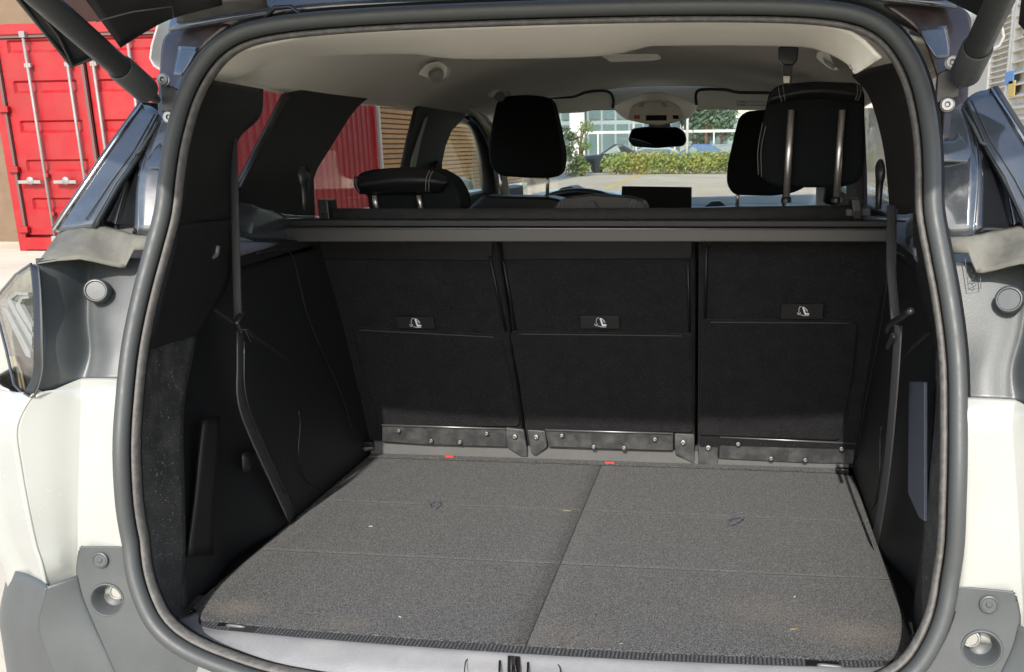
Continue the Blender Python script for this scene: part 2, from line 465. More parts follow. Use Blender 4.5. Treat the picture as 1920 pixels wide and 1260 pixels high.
# ---- brick buildings on the left
bld = empty('brick_building', (-16, 15, 0), 'beige brick building wall rising beside and above the red container', 'building')
BX1 = cxl - .12
box('wall', (BX1 - 10, YC + 5.4, 6), (20, 8.0, 12), MORTAR, bld, bevel=0)
bm_proto = None
bw, bh = .30, .075
def brick_field(face_y, x0, x1, z0, z1, parent, mm, wd=bw, ht=bh, limit=300):
    proto = None; cnt = 0; r = 0
    z = z0
    rest = []
    while z < z1:
        x = x0 - (wd / 2 if r % 2 else 0)
        while x < x1:
            c = (x + wd / 2, face_y - .006 + random.uniform(-.004, .004), z + ht / 2)
            if cnt < limit:
                if proto is None: proto = box('brick', c, (wd - .02, .05, ht - .02), mm, parent, bevel=0)
                else: dup(proto, c, parent)
                cnt += 1
            else: rest.append((c, (wd - .012, .05, ht - .012)))
            x += wd
        z += ht; r += 1
    if rest:
        o = boxes('far_bricks', rest, mm, parent, kind='stuff')
z0a = W(0, 470, Y=YC + 1.4).z
brick_field(YC + 1.4, BX1 - .6, BX1 - .05, max(0.02, z0a), ctop + .1, bld, BRICK, limit=160)
bld2 = empty('brick_hall', (-20, 25, 0), 'long ochre brick hall seen through the left side windows', 'building')
YB = YC + CL + .35
bx = W(716, 250, Y=YB + .2).x
box('wall', (bx - 12, YB + 10, 4.5), (24 - .04, 20, 9), MORTAR, bld2, bevel=0)
brick_field(YB - .0, W(-10, 20, Y=YB).x, W(330, 20, Y=YB).x, ctop + .05, W(40, -60, Y=YB).z, bld2, BRICK, wd=.42, ht=.13, limit=280)
# courses on the long face (a few pixels high from the car)
lst = []
z = .1
while z < 4.6:
    lst.append(((bx - .012, YB + 7.5, z + .045), (.05, 15, .078))); z += .11
boxes('brick_course', lst, BRICK2, bld2, kind='stuff')
box('corner_downpipe', (bx + .03, YB - .06, 3), (.09, .09, 6), mat('white_pipe', (.6, .6, .52), .6), bld2, bevel=.01)
roofm = mat('pale_roof_edge', (.5, .47, .4), .7)
box('parapet', (bx - 12, YB + 10, 9.1), (24.3, 20.3, .25), roofm, bld2, bevel=.01)
box('parapet', (BX1 - 10, YC + 5.4, 12.1), (20.3, 8.3, .25), roofm, bld, bevel=.01)
# ---- louvred building on the right
XR = 5.2
lb = empty('louvred_building', (XR, 16, 0), 'cream building with long louvre panels beyond the right side of the car', 'building')
box('wall', (XR + 4 + .1, 24, 3.6), (8, 40, 7.2), CREAMW, lb, bevel=0)
for (pa, pb, step, z1_) in ((1866, 1903, .10, 3.9), (1909, 1975, .19, 4.4)):
    ya = W(pb, 150, X=XR).y; yb = W(pa, 150, X=XR).y
    f = box('louvre_frame', (XR + .01, (ya + yb) / 2, z1_ / 2 + .2), (.10, yb - ya, z1_ - .3), LOUV, lb, bevel=.01)
    z = .5; pr = None
    while z < z1_:
        c = (XR - .09, (ya + yb) / 2, z)
        if pr is None: pr = box('louvre_slat', c, (step * .9, yb - ya - .12, .02), LOUV, f, rot=(0, R(-32), 0), bevel=0)
        else: dup(pr, c, f)
        z += step
    for yy in (ya, yb): box('louvre_post', (XR - .09, yy, z1_ / 2 + .1), (.12, .10, z1_), LOUV, f, bevel=.008)
for (px_, py_, sz, c_, nm) in ((1893, 146, (.02, .55, .22), (.12, .3, .6), 'blue_sign_paint'), (1897, 166, (.02, .42, .26), (.65, .48, .14), 'yellow_sign_paint')):
    q = W(px_, py_, X=XR - .16)
    box('wall_sign', q, sz, mat(nm, c_, .6), lb, bevel=.003)

# ---- yard ahead of the car
mk('road_marking', [W(1125, 355, Z=.004), W(1140, 355, Z=.004), W(1226, 320.2, Z=.004), W(1213, 320.2, Z=.004)], [[0, 1, 2, 3]], YEL, kind='structure')
jm = mat('concrete_joint', (.25, .22, .18), .95)
for i, yy in enumerate((14.0, 19.0, 24.0, 30.0, 38.0)):
    mk('concrete_joint', [(-7, yy, .004), (30, yy, .004), (30, yy + .03, .004), (-7, yy + .03, .004)], [[0, 1, 2, 3]], jm, kind='structure')

# foliage cloud of leaf quads
def leaves(name, cents, count, size, m, parent=None, label=None, kind=None, flat=.7):
    vs = []; fs = []
    tot = sum(r[0] * r[1] * r[2] for _, r in cents)
    for c, r in cents:
        k = max(6, int(count * r[0] * r[1] * r[2] / tot))
        for _ in range(k):
            d = Vector((random.gauss(0, 1), random.gauss(0, 1), random.gauss(0, 1))).normalized() * (random.random() ** .45)
            p = Vector(c) + Vector((d.x * r[0], d.y * r[1], d.z * r[2]))
            a = Vector((random.gauss(0, 1), random.gauss(0, 1), random.gauss(0, 1))).normalized()
            b = a.orthogonal().normalized(); q = a.cross(b)
            sz = size * random.uniform(.6, 1.4)
            i = len(vs)
            vs += [p - b * sz, p + q * sz * .5, p + b * sz, p - q * sz * .5]
            fs.append([i, i + 1, i + 2, i + 3])
    return mk(name, vs, fs, m, parent, label=label, kind=kind)
def leafmat(name, c1, c2, sc=2):
    if name in MATS: return MATS[name]
    m = mat(name, c1, .7)
    n = m.node_tree.nodes; l = m.node_tree.links
    t = n.new('ShaderNodeTexNoise'); t.inputs['Scale'].default_value = sc
    gm = n.new('ShaderNodeNewGeometry'); l.new(gm.outputs['Position'], t.inputs[0])
    r = n.new('ShaderNodeValToRGB'); r.color_ramp.elements[0].position = .35; r.color_ramp.elements[1].position = .65
    r.color_ramp.elements[0].color = (*c1, 1); r.color_ramp.elements[1].color = (*c2, 1)
    l.new(t.outputs[0], r.inputs[0]); l.new(r.outputs[0], n['Principled BSDF'].inputs['Base Color'])
    return m
HEDGE = leafmat('hedge_leaves', (.40, .37, .07), (.24, .33, .09), .8)
SHRUB = leafmat('shrub_leaves', (.14, .24, .06), (.22, .27, .07), 1.5)
TREE = leafmat('tree_leaves', (.12, .19, .13), (.16, .24, .15), .6)
WOOD = mat('bark', (.16, .09, .05), .9, var=.2, vscale=6)
YH = 50.0
hx0 = W(1132, 300, Y=YH).x; hx1 = W(1700, 300, Y=YH).x; htop = W(1250, 285, Y=YH).z
hed = empty('hedge', ((hx0 + hx1) / 2, YH, 0), 'low clipped yellow-green hedge across the far edge of the yard', 'hedge')
cents = []
x = hx0 + .5
while x < hx1:
    cents.append(((x, YH + .8, htop * .5), (.8, 1.0, htop * .54 * random.uniform(.9, 1.08)))); x += .55
leaves('foliage', cents, 15000, .085, HEDGE, hed)
boxes('stems', [((hx0 + .5 + i * .8, YH + .8, htop * .35), (.05, .05, htop * .7)) for i in range(int((hx1 - hx0) / .8))], WOOD, hed, kind='stuff')
sh = empty('young_tree', (W(1090, 316, Y=48).x, 48, 0), 'ragged young tree beside the left end of the yellow hedge', 'tree')
sx = WLOC[sh.name].x
tube('trunk', [(sx, 48, 0), (sx - .05, 48, 1.2), (sx + .05, 48, 2.3)], [.09, .07, .03], WOOD, sh, seg=7)
for a in range(5):
    tube('branch', [(sx, 48, .8 + a * .25), (sx + random.uniform(-.7, .7), 48 + random.uniform(-.3, .3), 1.5 + a * .3)], [.04, .015], WOOD, sh, seg=6)
leaves('crown', [((sx + random.uniform(-.75, .65), 48 + random.uniform(-.4, .4), z_), (.42, .4, .33)) for z_ in (.3, .35, .4, .5, .8, 1.0, 1.3, 1.5, 1.8, 2.0, 2.3)], 1700, .075, SHRUB, sh)

# glass office block and the far side of the street
OFF = mat('office_grey_cladding', (.30, .37, .37), .5, var=.05, vscale=.5)
OFFG = mat('office_dark_glass', (.13, .19, .20), .15, var=.1, vscale=.5)
WHT = mat('white_paint_street', (.75, .75, .72), .6)
ob = empty('office_building', (W(1110, 300, Y=85).x, 85, 0), 'grey glass office building with bright pillar behind the young tree', 'building')
xa = W(900, 250, Y=85).x; xb = W(1258, 250, Y=85).x
zt = 11.5
box('wall', ((xa + xb) / 2, 92, zt / 2), (xb - xa, 13.6, zt), OFF, ob, bevel=0)
for i in range(14):
    xw = lerp(xa, xb, (i + .5) / 14)
    for zz in (1.7, 5.0, 8.4):
        box('window', (xw, 85.12, zz), ((xb - xa) / 14 - .18, .1, 2.9), OFFG, ob, bevel=0)
p = W(1081, 240, Y=84); box('pillar', (p.x, 84.3, 4.5), (1.1, 1.0, 9), WHT, ob, bevel=.02)
p = W(1093, 240, Y=84); box('pillar', (p.x, 84.3, 4.5), (.22, .5, 9), WHT, ob, bevel=.02)
ob2 = empty('low_warehouse', (W(1450, 300, Y=120).x, 120, 0), 'long low pale warehouse far behind the parked cars', 'building')
xa2 = xb + .5; xb2 = W(2100, 250, Y=120).x
box('wall', ((xa2 + xb2) / 2, 125, 2.2), (xb2 - xa2, 10, 4.4), mat('pale_green_wall', (.30, .38, .36), .8, var=.06, vscale=.3), ob2, bevel=0)
box('roof', ((xa2 + xb2) / 2, 125, 4.5), (xb2 - xa2 + .4, 10.4, .3), WHT, ob2, bevel=0)
for i in range(10):
    box('window', (lerp(xa2, xb2, (i + .5) / 10), 119.96, 2.3), (3.2, .1, 1.6), OFFG, ob2, bevel=0)
# white railing beyond the hedge
fz = W(1230, 247, Y=62).z
rl = empty('street_railing', (W(1230, 300, Y=62).x, 62, 0), 'white horizontal pipe barrier behind the hedge and parked cars', 'railing')
x0 = W(1050, 247, Y=62).x; x1 = W(1640, 247, Y=62).x
box('top_rail', ((x0 + x1) / 2, 62, fz), (x1 - x0, .08, .16), WHT, rl, bevel=0)
for i in range(9):
    box('post', (lerp(x0, x1, i / 8), 62, fz / 2), (.09, .09, fz), WHT, rl, bevel=0)
for i, pxx in enumerate((1188, 1288)):
    q = W(pxx, 300, Y=56)
    lp = empty('lamp_post', (q.x, 56, 0), 'slim white street post just %s the rear-view mirror' % ('left of' if i == 0 else 'right of'), 'post')
    tube('pole', [(q.x, 56, 0), (q.x, 56, 6.5)], [.085, .06], WHT, lp, seg=8)
    lathe('foot', [(.14, 0), (.14, .12), (.09, .2), (0, .2)], (q.x, 56, 0), (0, 0, 1), WHT, lp, seg=10)
# trees beyond
for i, (pxx, Yt, hh, rr) in enumerate(((1322, 100, 6.5, 2.6), (1352, 104, 5.4, 2.3), (1300, 108, 4.6, 2.4), (1540, 96, 6.0, 3.0), (1500, 110, 5.5, 3), (1660, 98, 6.5, 3.2))):
    q = W(pxx, 300, Y=Yt)
    lab = ['tallest dark green tree beyond the right lamp post', 'dark green tree right of the tallest one beyond the windscreen',
           'small dark green tree left of the tallest one beyond the windscreen', 'round green tree far behind the front passenger headrest',
           'far green tree hidden mostly by the front passenger headrest', 'green tree far out past the right side windows'][i]
    t = empty('broadleaf_tree', (q.x, Yt, 0), lab, 'tree', 'trees beyond the yard')
    tube('trunk', [(q.x, Yt, 0), (q.x + .1, Yt, hh * .6)], [.22, .1], WOOD, t, seg=7)
    for a in range(3): tube('branch', [(q.x, Yt, hh * .35), (q.x + random.uniform(-1.4, 1.4), Yt, hh * .7)], [.09, .03], WOOD, t, seg=6)
    cc = [((q.x + random.uniform(-rr, rr) * .6, Yt + random.uniform(-1, 1), hh * random.uniform(.45, .9)), (rr * .42, rr * .4, rr * .36)) for _ in range(14)]
    leaves('crown', cc, 3000, .2, TREE, t)

def far_car(cx_, cy_, face, m, label, L=4.2, H=1.45):
    """a parked car with body, glazing, wheels; face=1 looks along +x"""
    t = empty('parked_car', (cx_, cy_, 0), label, 'car', 'cars parked behind the hedge')
    w = 1.75
    prof = [(-L / 2, .35), (-L / 2, .75), (-L / 2 + .12, .9), (-L / 2 + 1.0, .98), (-L / 2 + 1.75, H), (L / 2 - 1.2, H), (L / 2 - .35, 1.0), (L / 2, .85), (L / 2, .35)]
    n_ = len(prof); vs = []
    for sy in (-1, 1):
        for px_, pz in prof:
            vs.append((cx_ + px_ * face, cy_ + sy * (w / 2 - (.16 if pz > 1.2 else 0)), pz))
    fs = [list(range(n_)), list(range(2 * n_ - 1, n_ - 1, -1))] + [[i, (i + 1) % n_, n_ + (i + 1) % n_, n_ + i] for i in range(n_)]
    mk('body', vs, fs, m, t, bevel=.06, seg=3)
    for sy in (-1, 1):
        gl = [(-L / 2 + 1.2, 1.0), (-L / 2 + 1.85, H - .09), (L / 2 - 1.25, H - .09), (L / 2 - .6, 1.02)]
        slab('side_window', [(cx_ + a * face, cy_ + sy * (w / 2 - (.14 if b > 1.2 else -.003)), b) for a, b in gl], (0, sy * .012, 0), OFFG, t, bevel=0)
        for wx in (-L / 2 + .8, L / 2 - .8):
            wh = lathe('wheel', [(.02, 0), (.31, 0), (.32, .03), (.32, .17), (.30, .2), (.2, .2), (.19, .17), (.0, .17)], (cx_ + wx, cy_ + sy * (w / 2 - .19), .32), (0, sy, 0), mat('tyre', (.02, .02, .02), .8), t, seg=18, smooth=False)
    return t
CARD = mat('dark_car_paint', (.03, .04, .055), .2, coat=.6); CARB = mat('blue_car_paint', (.03, .12, .30), .25, coat=.6)
CARG = mat('grey_green_car_paint', (.16, .21, .20), .3, coat=.5); CARW = mat('pale_car_paint', (.35, .4, .42), .3, coat=.5)
far_car(W(1150, 300, Y=54).x, 54.5, 1, CARD, 'black parked car behind the left end of the hedge', L=3.4, H=1.5)
far_car(W(1305, 300, Y=57).x, 57.5, 1, CARB, 'blue parked car behind the hedge just right of the lamp post', L=3.9)
far_car(W(1358, 300, Y=58).x, 58.5, -1, CARG, 'grey-green parked car behind the hedge beside the blue car')
far_car(W(1240, 300, Y=58).x, 58.5, -1, CARW, 'pale parked car behind the hedge under the rear-view mirror', H=1.35)
far_car(W(1545, 300, Y=57).x, 57.0, -1, CARD, 'black parked car behind the right end of the hedge')

# ================================================================== the car
car = empty('family_car', (0, 3.4, 0), 'white family car seen from behind with tailgate open on its black cargo area', 'car')

# opening curve in the (x, z) plane, right half from bottom centre to top centre
half = [(0, .650), (.2, .654), (.35, .665), (.44, .684), (.505, .706), (.548, .734), (.574, .772), (.592, .825), (.599, .90), (.597, .98), (.596, 1.06), (.595, 1.13),
        (.591, 1.18), (.583, 1.234), (.573, 1.285), (.563, 1.34), (.562, 1.39), (.560, 1.43), (.555, 1.467), (.546, 1.507), (.530, 1.545),
        (.505, 1.578), (.47, 1.600), (.42, 1.612), (.34, 1.619), (.2, 1.6235), (0, 1.625)]
full = half + [(-x, z) for x, z in half[-2:0:-1]]
opening = []
cp = [Vector((x, z, 0)) for x, z in full]
cp = cp + cp[:1]
opening = [(v.x, v.y) for v in catmull(cp, 4)][:-1]
def oframe(i):
    N = len(opening)
    a = Vector(opening[i - 1]); b = Vector(opening[(i + 1) % N]); t = (b - a).normalized()
    inn = Vector((-t.y, t.x))     # inward normal (curve runs counter-clockwise)
    return Vector(opening[i]), inn
def ring(name, prof, m, parent=car, closed_prof=True, sel=None, thick=0, label=None, smooth=True):
    N = len(opening); idx = [i for i in range(N) if sel is None or sel(*opening[i])]
    # order a partial ring
    if len(idx) < N:
        st = next(i for i in idx if (i - 1) % N not in idx)
        idx = [(st + k) % N for k in range(len(idx))]
    closed = len(idx) == N
    vs = []; k = len(prof)
    for i in idx:
        p, inn = oframe(i)
        y0 = Yo(p.y)
        for (a, f) in prof:
            q = p + inn * a
            vs.append((q.x, y0 + f, q.y))
    fs = []
    M = len(idx) if closed else len(idx) - 1
    K = k if closed_prof else k - 1
    for i in range(M):
        j = (i + 1) % len(idx)
        for c in range(K): fs.append([i * k + c, i * k + (c + 1) % k, j * k + (c + 1) % k, j * k + c])
    return mk(name, vs, fs, m, parent, smooth=smooth, thick=thick, label=label)
def circ(a, f, ra, rf, n=14): return [(a + ra * math.cos(2 * math.pi * k / n), f + rf * math.sin(2 * math.pi * k / n)) for k in range(n)]
ring('tailgate_seal', circ(0, 0, .0118, .0135), RUBBER, label='thick black rubber bulb round the tailgate opening')
ring('seal_lip', circ(.0170, .010, .0045, .010), RUBBER2)
ring('seal_channel', [(-.018, .012), (-.018, .03), (.018, .024), (.018, .018), (.010, .014)], TRIM, closed_prof=True)

# ---- left and right rear corner, measured on the left and mirrored
def P(px, py, Y): return W(px, py, Y=Y)
gut = lambda x, z: Yo(z) + .016
for s in (-1, 1):
    side = 'left' if s < 0 else 'right'
    # white quarter panel
    rows = []
    for (y, xi, xg, xc, xo, Yg, Yc, Yo_) in ((738, 216, 150, 62, -30, 1.285, 1.265, 1.34), (800, 213, 147, 30, -70, 1.278, 1.25, 1.33), (879, 214, 145, 38, -60, 1.272, 1.245, 1.33),
                                       (958, 216, 144, 52, -40, 1.265, 1.24, 1.34), (1024, 222, 144, 66, -10, 1.262, 1.24, 1.345), (1062, 226, 144, 78, 12, 1.26, 1.24, 1.345)):
        g1 = P(xi + 14, y, Yg - .004); g2 = P(xg + 14, y, Yg); g3 = P(xg - 4, y, Yg - .003); Yc -= .022; Yo_ -= .02; c1 = P(lerp(xg, xc, .5), y, lerp(Yg, Yc, .55)); c3 = P(xc, y, Yc)
        o1 = P(lerp(xc, xo, .45), y, lerp(Yc, Yo_, .45)); o2 = P(xo, y, Yo_); o3 = o2 + Vector((-.02, .25, 0))
        rows.append([g1, g2, g3, c1, c3, o1, o2, o3])
    top = [P(242, 709, 1.300), P(164, 709, 1.296), P(146, 712, 1.292), P(110, 727, 1.268), P(67, 745, 1.243), P(34, 742, 1.275), P(0, 700, 1.315), P(0, 700, 1.315) + Vector((-.03, .25, 0))]
    bot = [P(236, 1115, 1.262), P(160, 1115, 1.264), P(143, 1094, 1.262), P(115, 1106, 1.25), P(90, 1116, 1.232), P(52, 1102, 1.265), P(20, 1088, 1.33), P(20, 1088, 1.33) + Vector((-.02, .25, 0))]
    allr = [top] + rows + [bot]
    patch('quarter_panel', [r_[:5] for r_ in allr], WHITE, car, n=6, thick=.003, s=s)
    patch('quarter_panel_side', [r_[4:] for r_ in allr], WHITE, car, n=6, thick=.003, s=s)
    tube('quarter_panel_crease', [r_[4] + Vector((.0003, .0014, 0)) for r_ in allr], .0022, WHITE, car, s=s, seg=8, smoothn=5)
    # side body behind the corner
    x0 = -.88
    patch('body_side', [[(-.86, 1.58, z), (-.905, 2.2, z), (-.92, 3.2, z), (-.91, 4.6, z), (-.86, 5.4, z)] for z in (.35, .8, 1.05, 1.24)], WHITE, car, n=4, thick=.02, s=s)
    # grey bumper plastic: flat face by the seal, shoulder, wrap
    line = [(152, 1024, 1.250), (148, 1050, 1.249), (147, 1078, 1.247), (157, 1118, 1.243), (175, 1160, 1.239), (197, 1210, 1.234), (234, 1295, 1.226)]
    inn = [(246, 1024, 1.262), (262, 1052, 1.260), (280, 1090, 1.257), (305, 1130, 1.252), (350, 1172, 1.247), (430, 1222, 1.240), (640, 1300, 1.234)]
    rows = [[P(*b_), P(lerp(b_[0], a_[0], .5), lerp(b_[1], a_[1], .5), lerp(b_[2], a_[2], .5)), P(lerp(b_[0], a_[0], .95), lerp(b_[1], a_[1], .95), lerp(b_[2], a_[2], .95)), P(*a_)] for a_, b_ in zip(line, inn)]
    cc_ = P(201, 1125, 1.243)
    patch('bumper_corner', rows, BUMPER, car, n=18, thick=.003, s=s, hole=(cc_, .0245))
    crease = [(143, 1078, 1.244), (88, 1101, 1.214), (71, 1173, 1.202), (84, 1222, 1.199), (114, 1300, 1.196)]
    shl = [(147, 1078, 1.2465), (157, 1118, 1.2425), (180, 1173, 1.2375), (199, 1215, 1.233), (236, 1300, 1.225)]
    crs = [(86, 1101, 1.214), (79, 1130, 1.208), (71, 1173, 1.202), (84, 1222, 1.199), (114, 1300, 1.196)]
    rows = [[P(*a_), P(lerp(a_[0], b_[0], .08), lerp(a_[1], b_[1], .08), lerp(a_[2], b_[2], .16)), P(lerp(a_[0], b_[0], .5), lerp(a_[1], b_[1], .5), lerp(a_[2], b_[2], .6)), P(lerp(a_[0], b_[0], .93), lerp(a_[1], b_[1], .93), lerp(a_[2], b_[2], .97)), P(*b_)] for a_, b_ in zip(shl, crs)]
    patch('bumper_shoulder', rows, BUMPER, car, n=5, thick=.003, s=s)
    tube('bumper_crease', [P(*c_) + Vector((.0005, .0012, 0)) for c_ in crs], .0024, BUMPER, car, s=s, seg=8, smoothn=5)
    rows = [
        [P(90, 1099, 1.216), P(60, 1082, 1.245), P(20, 1068, 1.30), P(16, 1068, 1.45)],
        [P(75, 1173, 1.207), P(38, 1168, 1.25), P(2, 1150, 1.30), P(0, 1150, 1.45)],
        [P(93, 1228, 1.204), P(45, 1220, 1.245), P(8, 1210, 1.30), P(6, 1210, 1.45)],
        [P(116, 1300, 1.200), P(60, 1300, 1.24), P(22, 1300, 1.30), P(20, 1300, 1.45)]]
    patch('bumper_wrap', rows, BUMPER, car, n=6, thick=.003, s=s, label='dark side of the rear bumper')
    rows = [[P(90, 1100, 1.2305), P(84, 1100, 1.2315)], [P(80, 1160, 1.2175), P(72, 1160, 1.219)], [P(88, 1220, 1.2095), P(81, 1220, 1.211)], [P(114, 1300, 1.2025), P(106, 1300, 1.204)]]
    # screw, striker cup
    c = P(188, 1050, 1.2485)
    lathe('bumper_screw', [(.0125, 0), (.0125, .002), (.010, .003), (.0095, .0015), (.004, .0015), (.0035, .003), (0, .003)], c, (.1, -1, .15), BUMPER, car, s=s)
    cup = lathe('bumper_cup', [(.0275, .0), (.0270, .0022), (.0245, .0026), (.0232, .001), (.020, -.008), (.016, -.020), (.010, -.024), (0, -.024)], cc_, (.12, -1, .12), BUMPER, car, s=s, cap=False)
    lathe('buffer_pin', [(.0, .005), (.009, .005), (.0095, .004), (.0105, .006), (.0125, .005), (.013, 0), (.013, -.02)], cc_ + Vector((.0125, .012, .010)), (.25, -1, .15), mat('pin_steel', (.35, .35, .33), .35, metal=.7), cup, s=s)
    # satin inner panel beside the lamp
    rows = []
    for (y, xi, xg, xo, Yg, Yo2) in ((484, 300, 172, 68, 1.400, 1.31), (530, 285, 165, 77, 1.380, 1.295), (600, 262, 163, 79, 1.350, 1.268), (660, 250, 167, 79, 1.325, 1.255)):
        rows.append([P(xi + 6, y, Yg + .012), P(xg + 45, y, Yg + .002), P(xg + 12, y, Yg), P(xg - 6, y, Yg - .004), P(lerp(xg, xo, .55), y, lerp(Yg, Yo2, .6)), P(xo, y, Yo2)])
    rows.append([P(250, 712, 1.315), P(205, 712, 1.305), P(172, 712, 1.303), P(150, 715, 1.300), P(112, 730, 1.275), P(66, 747, 1.246)])
    patch('lamp_surround', rows, SATIN, car, n=6, thick=.003, s=s)
    # round plug
    c = P(180, 545, 1.352)
    lathe('round_plug', [(.0185, -.02), (.0185, .0), (.0165, .003), (.0145, .0032), (.0138, .0012), (.004, .0014), (0, .0014)], c, (.35, -1, .25), SATIN, car, s=s)
    # dusty ledge
    tb = [((110, 436, 1.425), (68, 496, 1.300)), ((132, 424, 1.425), (108, 490, 1.312)), ((155, 415, 1.425), (150, 487, 1.332)), ((180, 418, 1.427), (176, 492, 1.345)), ((205, 425, 1.428), (200, 498, 1.358)), ((228, 432, 1.41), (224, 503, 1.366)), ((243, 437, 1.405), (235, 503, 1.371)),
          ((249, 438, 1.403), (243, 486, 1.376)), ((255, 440, 1.401), (251, 471, 1.384)), ((275, 441, 1.405), (268, 470, 1.392)), ((305, 441, 1.415), (296, 470, 1.405))]
    rows = []
    for t in (0, .08, .25, .45, .65, .85, .97, 1.0):
        rows.append([P(lerp(q[0][0], q[1][0], t), lerp(q[0][1], q[1][1], t), lerp(q[0][2], q[1][2], t) - .004 * math.sin(math.pi * t) + (.004 if t == 0 else 0) + (.004 if t == 1 else 0)) for q in tb])
    patch('scuffed_ledge', rows, DIRTY, car, thick=.005, s=s, lin=True, label='dust caked ledge of the %s rear corner' % side)
    # gloss black pillar facing
    rows = [
        [P(266, 196, 1.525), P(285, 200, 1.518), P(300, 213, 1.508)],
        [P(215, 268, 1.488), P(243, 275, 1.482), P(262, 285, 1.477)],
        [P(160, 348, 1.452), P(195, 352, 1.443), P(222, 340, 1.447)],
        [P(103, 433, 1.417), P(140, 428, 1.407), P(175, 425, 1.408)]]
    patch('pillar_facing', rows, GLOSSB, car, n=5, thick=.012, s=s)
    # inner panel with a fold, and the dark hollow between it and the facing
    fold = [(308, 214, 1.510), (276, 290, 1.478), (264, 345, 1.452), (261, 440, 1.422)]
    rows = [[P(*fold[0]), P(345, 214, 1.505)], [P(*fold[1]), P(336, 290, 1.480)], [P(*fold[2]), P(328, 345, 1.460)], [P(*fold[3]), P(314, 445, 1.432)]]
    patch('pillar_recess', rows, GLOSSD, car, n=5, thick=.004, s=s)
    rows = [[P(297, 213, 1.513), P(302, 214, 1.520), P(*fold[0])], [P(256, 287, 1.484), P(266, 288, 1.505), P(*fold[1])], [P(216, 343, 1.454), P(240, 345, 1.488), P(*fold[2])], [P(169, 428, 1.414), P(215, 436, 1.462), P(*fold[3])]]
    patch('pillar_hollow', rows, mat('hollow_shade_black', (.012, .013, .016), .12, coat=.6), car, n=5, thick=.003, s=s)  # near-black base holds the shade of the hollow's depth
    tube('pillar_fold', [P(*f_) + Vector((0, -.001, 0)) for f_ in fold[1:]], [.0035, .0028, .0028], GLOSSB, car, s=s, smoothn=6, seg=10)
    ed = [P(296, 215, 1.5055), P(258, 287, 1.4745), P(217, 343, 1.444), P(172, 424, 1.405)]
    tube('sealant_bead', ed, .0014, RUBBER, car, s=s, seg=6)
    tube('sealant_bead', [P(290, 214, 1.509), P(250, 284, 1.477), P(204, 345, 1.4435), P(160, 412, 1.410)], .0011, RUBBER, car, s=s, seg=6)
    tube('sealant_bead', [P(300, 228, 1.500), P(280, 256, 1.486), P(262, 285, 1.470), P(254, 289, 1.468)], .0026, RUBBER, car, s=s, seg=8)
    # bright outer edge strip and the dark strip outside it
    e1 = [P(266, 194, 1.524), P(214, 266, 1.486), P(158, 347, 1.450), P(101, 432, 1.415)]
    tube('bright_edge_trim', e1, .0022, CHROME, car, s=s, seg=6)
    rows = [[p + Vector((-.004, .004, .002)) for p in e1], [p + Vector((-.014, .02, .004)) for p in e1], [p + Vector((-.02, .10, .004)) for p in e1]]
    patch('window_edge_trim', rows, RUBBER, car, n=4, thick=.003, s=s)
    # upper mounting panel
    rows = [
        [P(328, 52, 1.57), P(350, 45, 1.565), P(385, 40, 1.56), P(430, 45, 1.545)],
        [P(306, 75, 1.56), P(330, 78, 1.55), P(352, 80, 1.548), P(378, 88, 1.535)],
        [P(300, 130, 1.54), P(318, 130, 1.532), P(335, 130, 1.525), P(350, 130, 1.515)],
        [P(296, 205, 1.512), P(304, 205, 1.508), P(318, 205, 1.505), P(327, 205, 1.497)],
        [P(300, 282, 1.49), P(306, 284, 1.482), P(314, 285, 1.477), P(320, 285, 1.472)]]
    patch('strut_mount_panel', rows, BROWNP, car, n=5, thick=.004, s=s)
    rows = [[P(338, 88, 1.545), P(366, 90, 1.532), P(372, 92, 1.527)], [P(332, 115, 1.537), P(350, 118, 1.525), P(358, 118, 1.52)], [P(328, 142, 1.526), P(338, 142, 1.518), P(343, 142, 1.515)]]
    patch('mount_plate', rows, GLOSSB, car, n=4, thick=.003, s=s)
    rows = [[P(300, 268, 1.482), P(308, 280, 1.474), P(330, 278, 1.470)], [P(264, 300, 1.474), P(300, 300, 1.462), P(328, 300, 1.460)], [P(262, 320, 1.466), P(300, 316, 1.456), P(325, 316, 1.454)]]
    patch('gutter_shelf', rows, GLOSSB, car, n=4, thick=.003, s=s)
    # tail lamp
    if True:
        def fl(off):
            return lambda x, z: 1.262 + max(0, -.695 - x) * .75 + (z - 1.16) * .30 + off
        lens = rounded([(60, 494), (30, 514), (0, 550), (-14, 566), (0, 612), (11, 655), (26, 722), (43, 739), (58, 735), (66, 690), (68, 600), (66, 540)], 5)
        lamp = pslab('tail_lamp', lens, fl(0), .003, glass('lamp_lens', (.92, .91, .90), .0, (.5, .5, .5), .3), car, bevel=.0008, s=s)
        pslab('lamp_housing', lens, fl(.034), .01, mat('ground_tinted_housing', (.30, .28, .25), .25, metal=.5, var=.2, vscale=30), lamp, bevel=.001, s=s)  # beige base carries the ground reflected in the lens
        pslab('lamp_pocket', [(60, 498), (82, 560), (82, 745), (42, 760), (22, 722), (10, 655), (6, 610), (10, 560), (32, 522)], fl(.055), .02, mat('lamp_pocket_black', (.01, .01, .01), .6), lamp, bevel=.001, s=s)
        LB = mat('lamp_blade_grey', (.36, .40, .40), .3); LD = mat('lamp_dark_bezel', (.03, .032, .036), .25)
        pslab('lamp_bezel', [(24, 566), (60, 552), (64, 700), (52, 736), (34, 690), (22, 630)], fl(.026), .004, LD, lamp, bevel=.001, s=s)
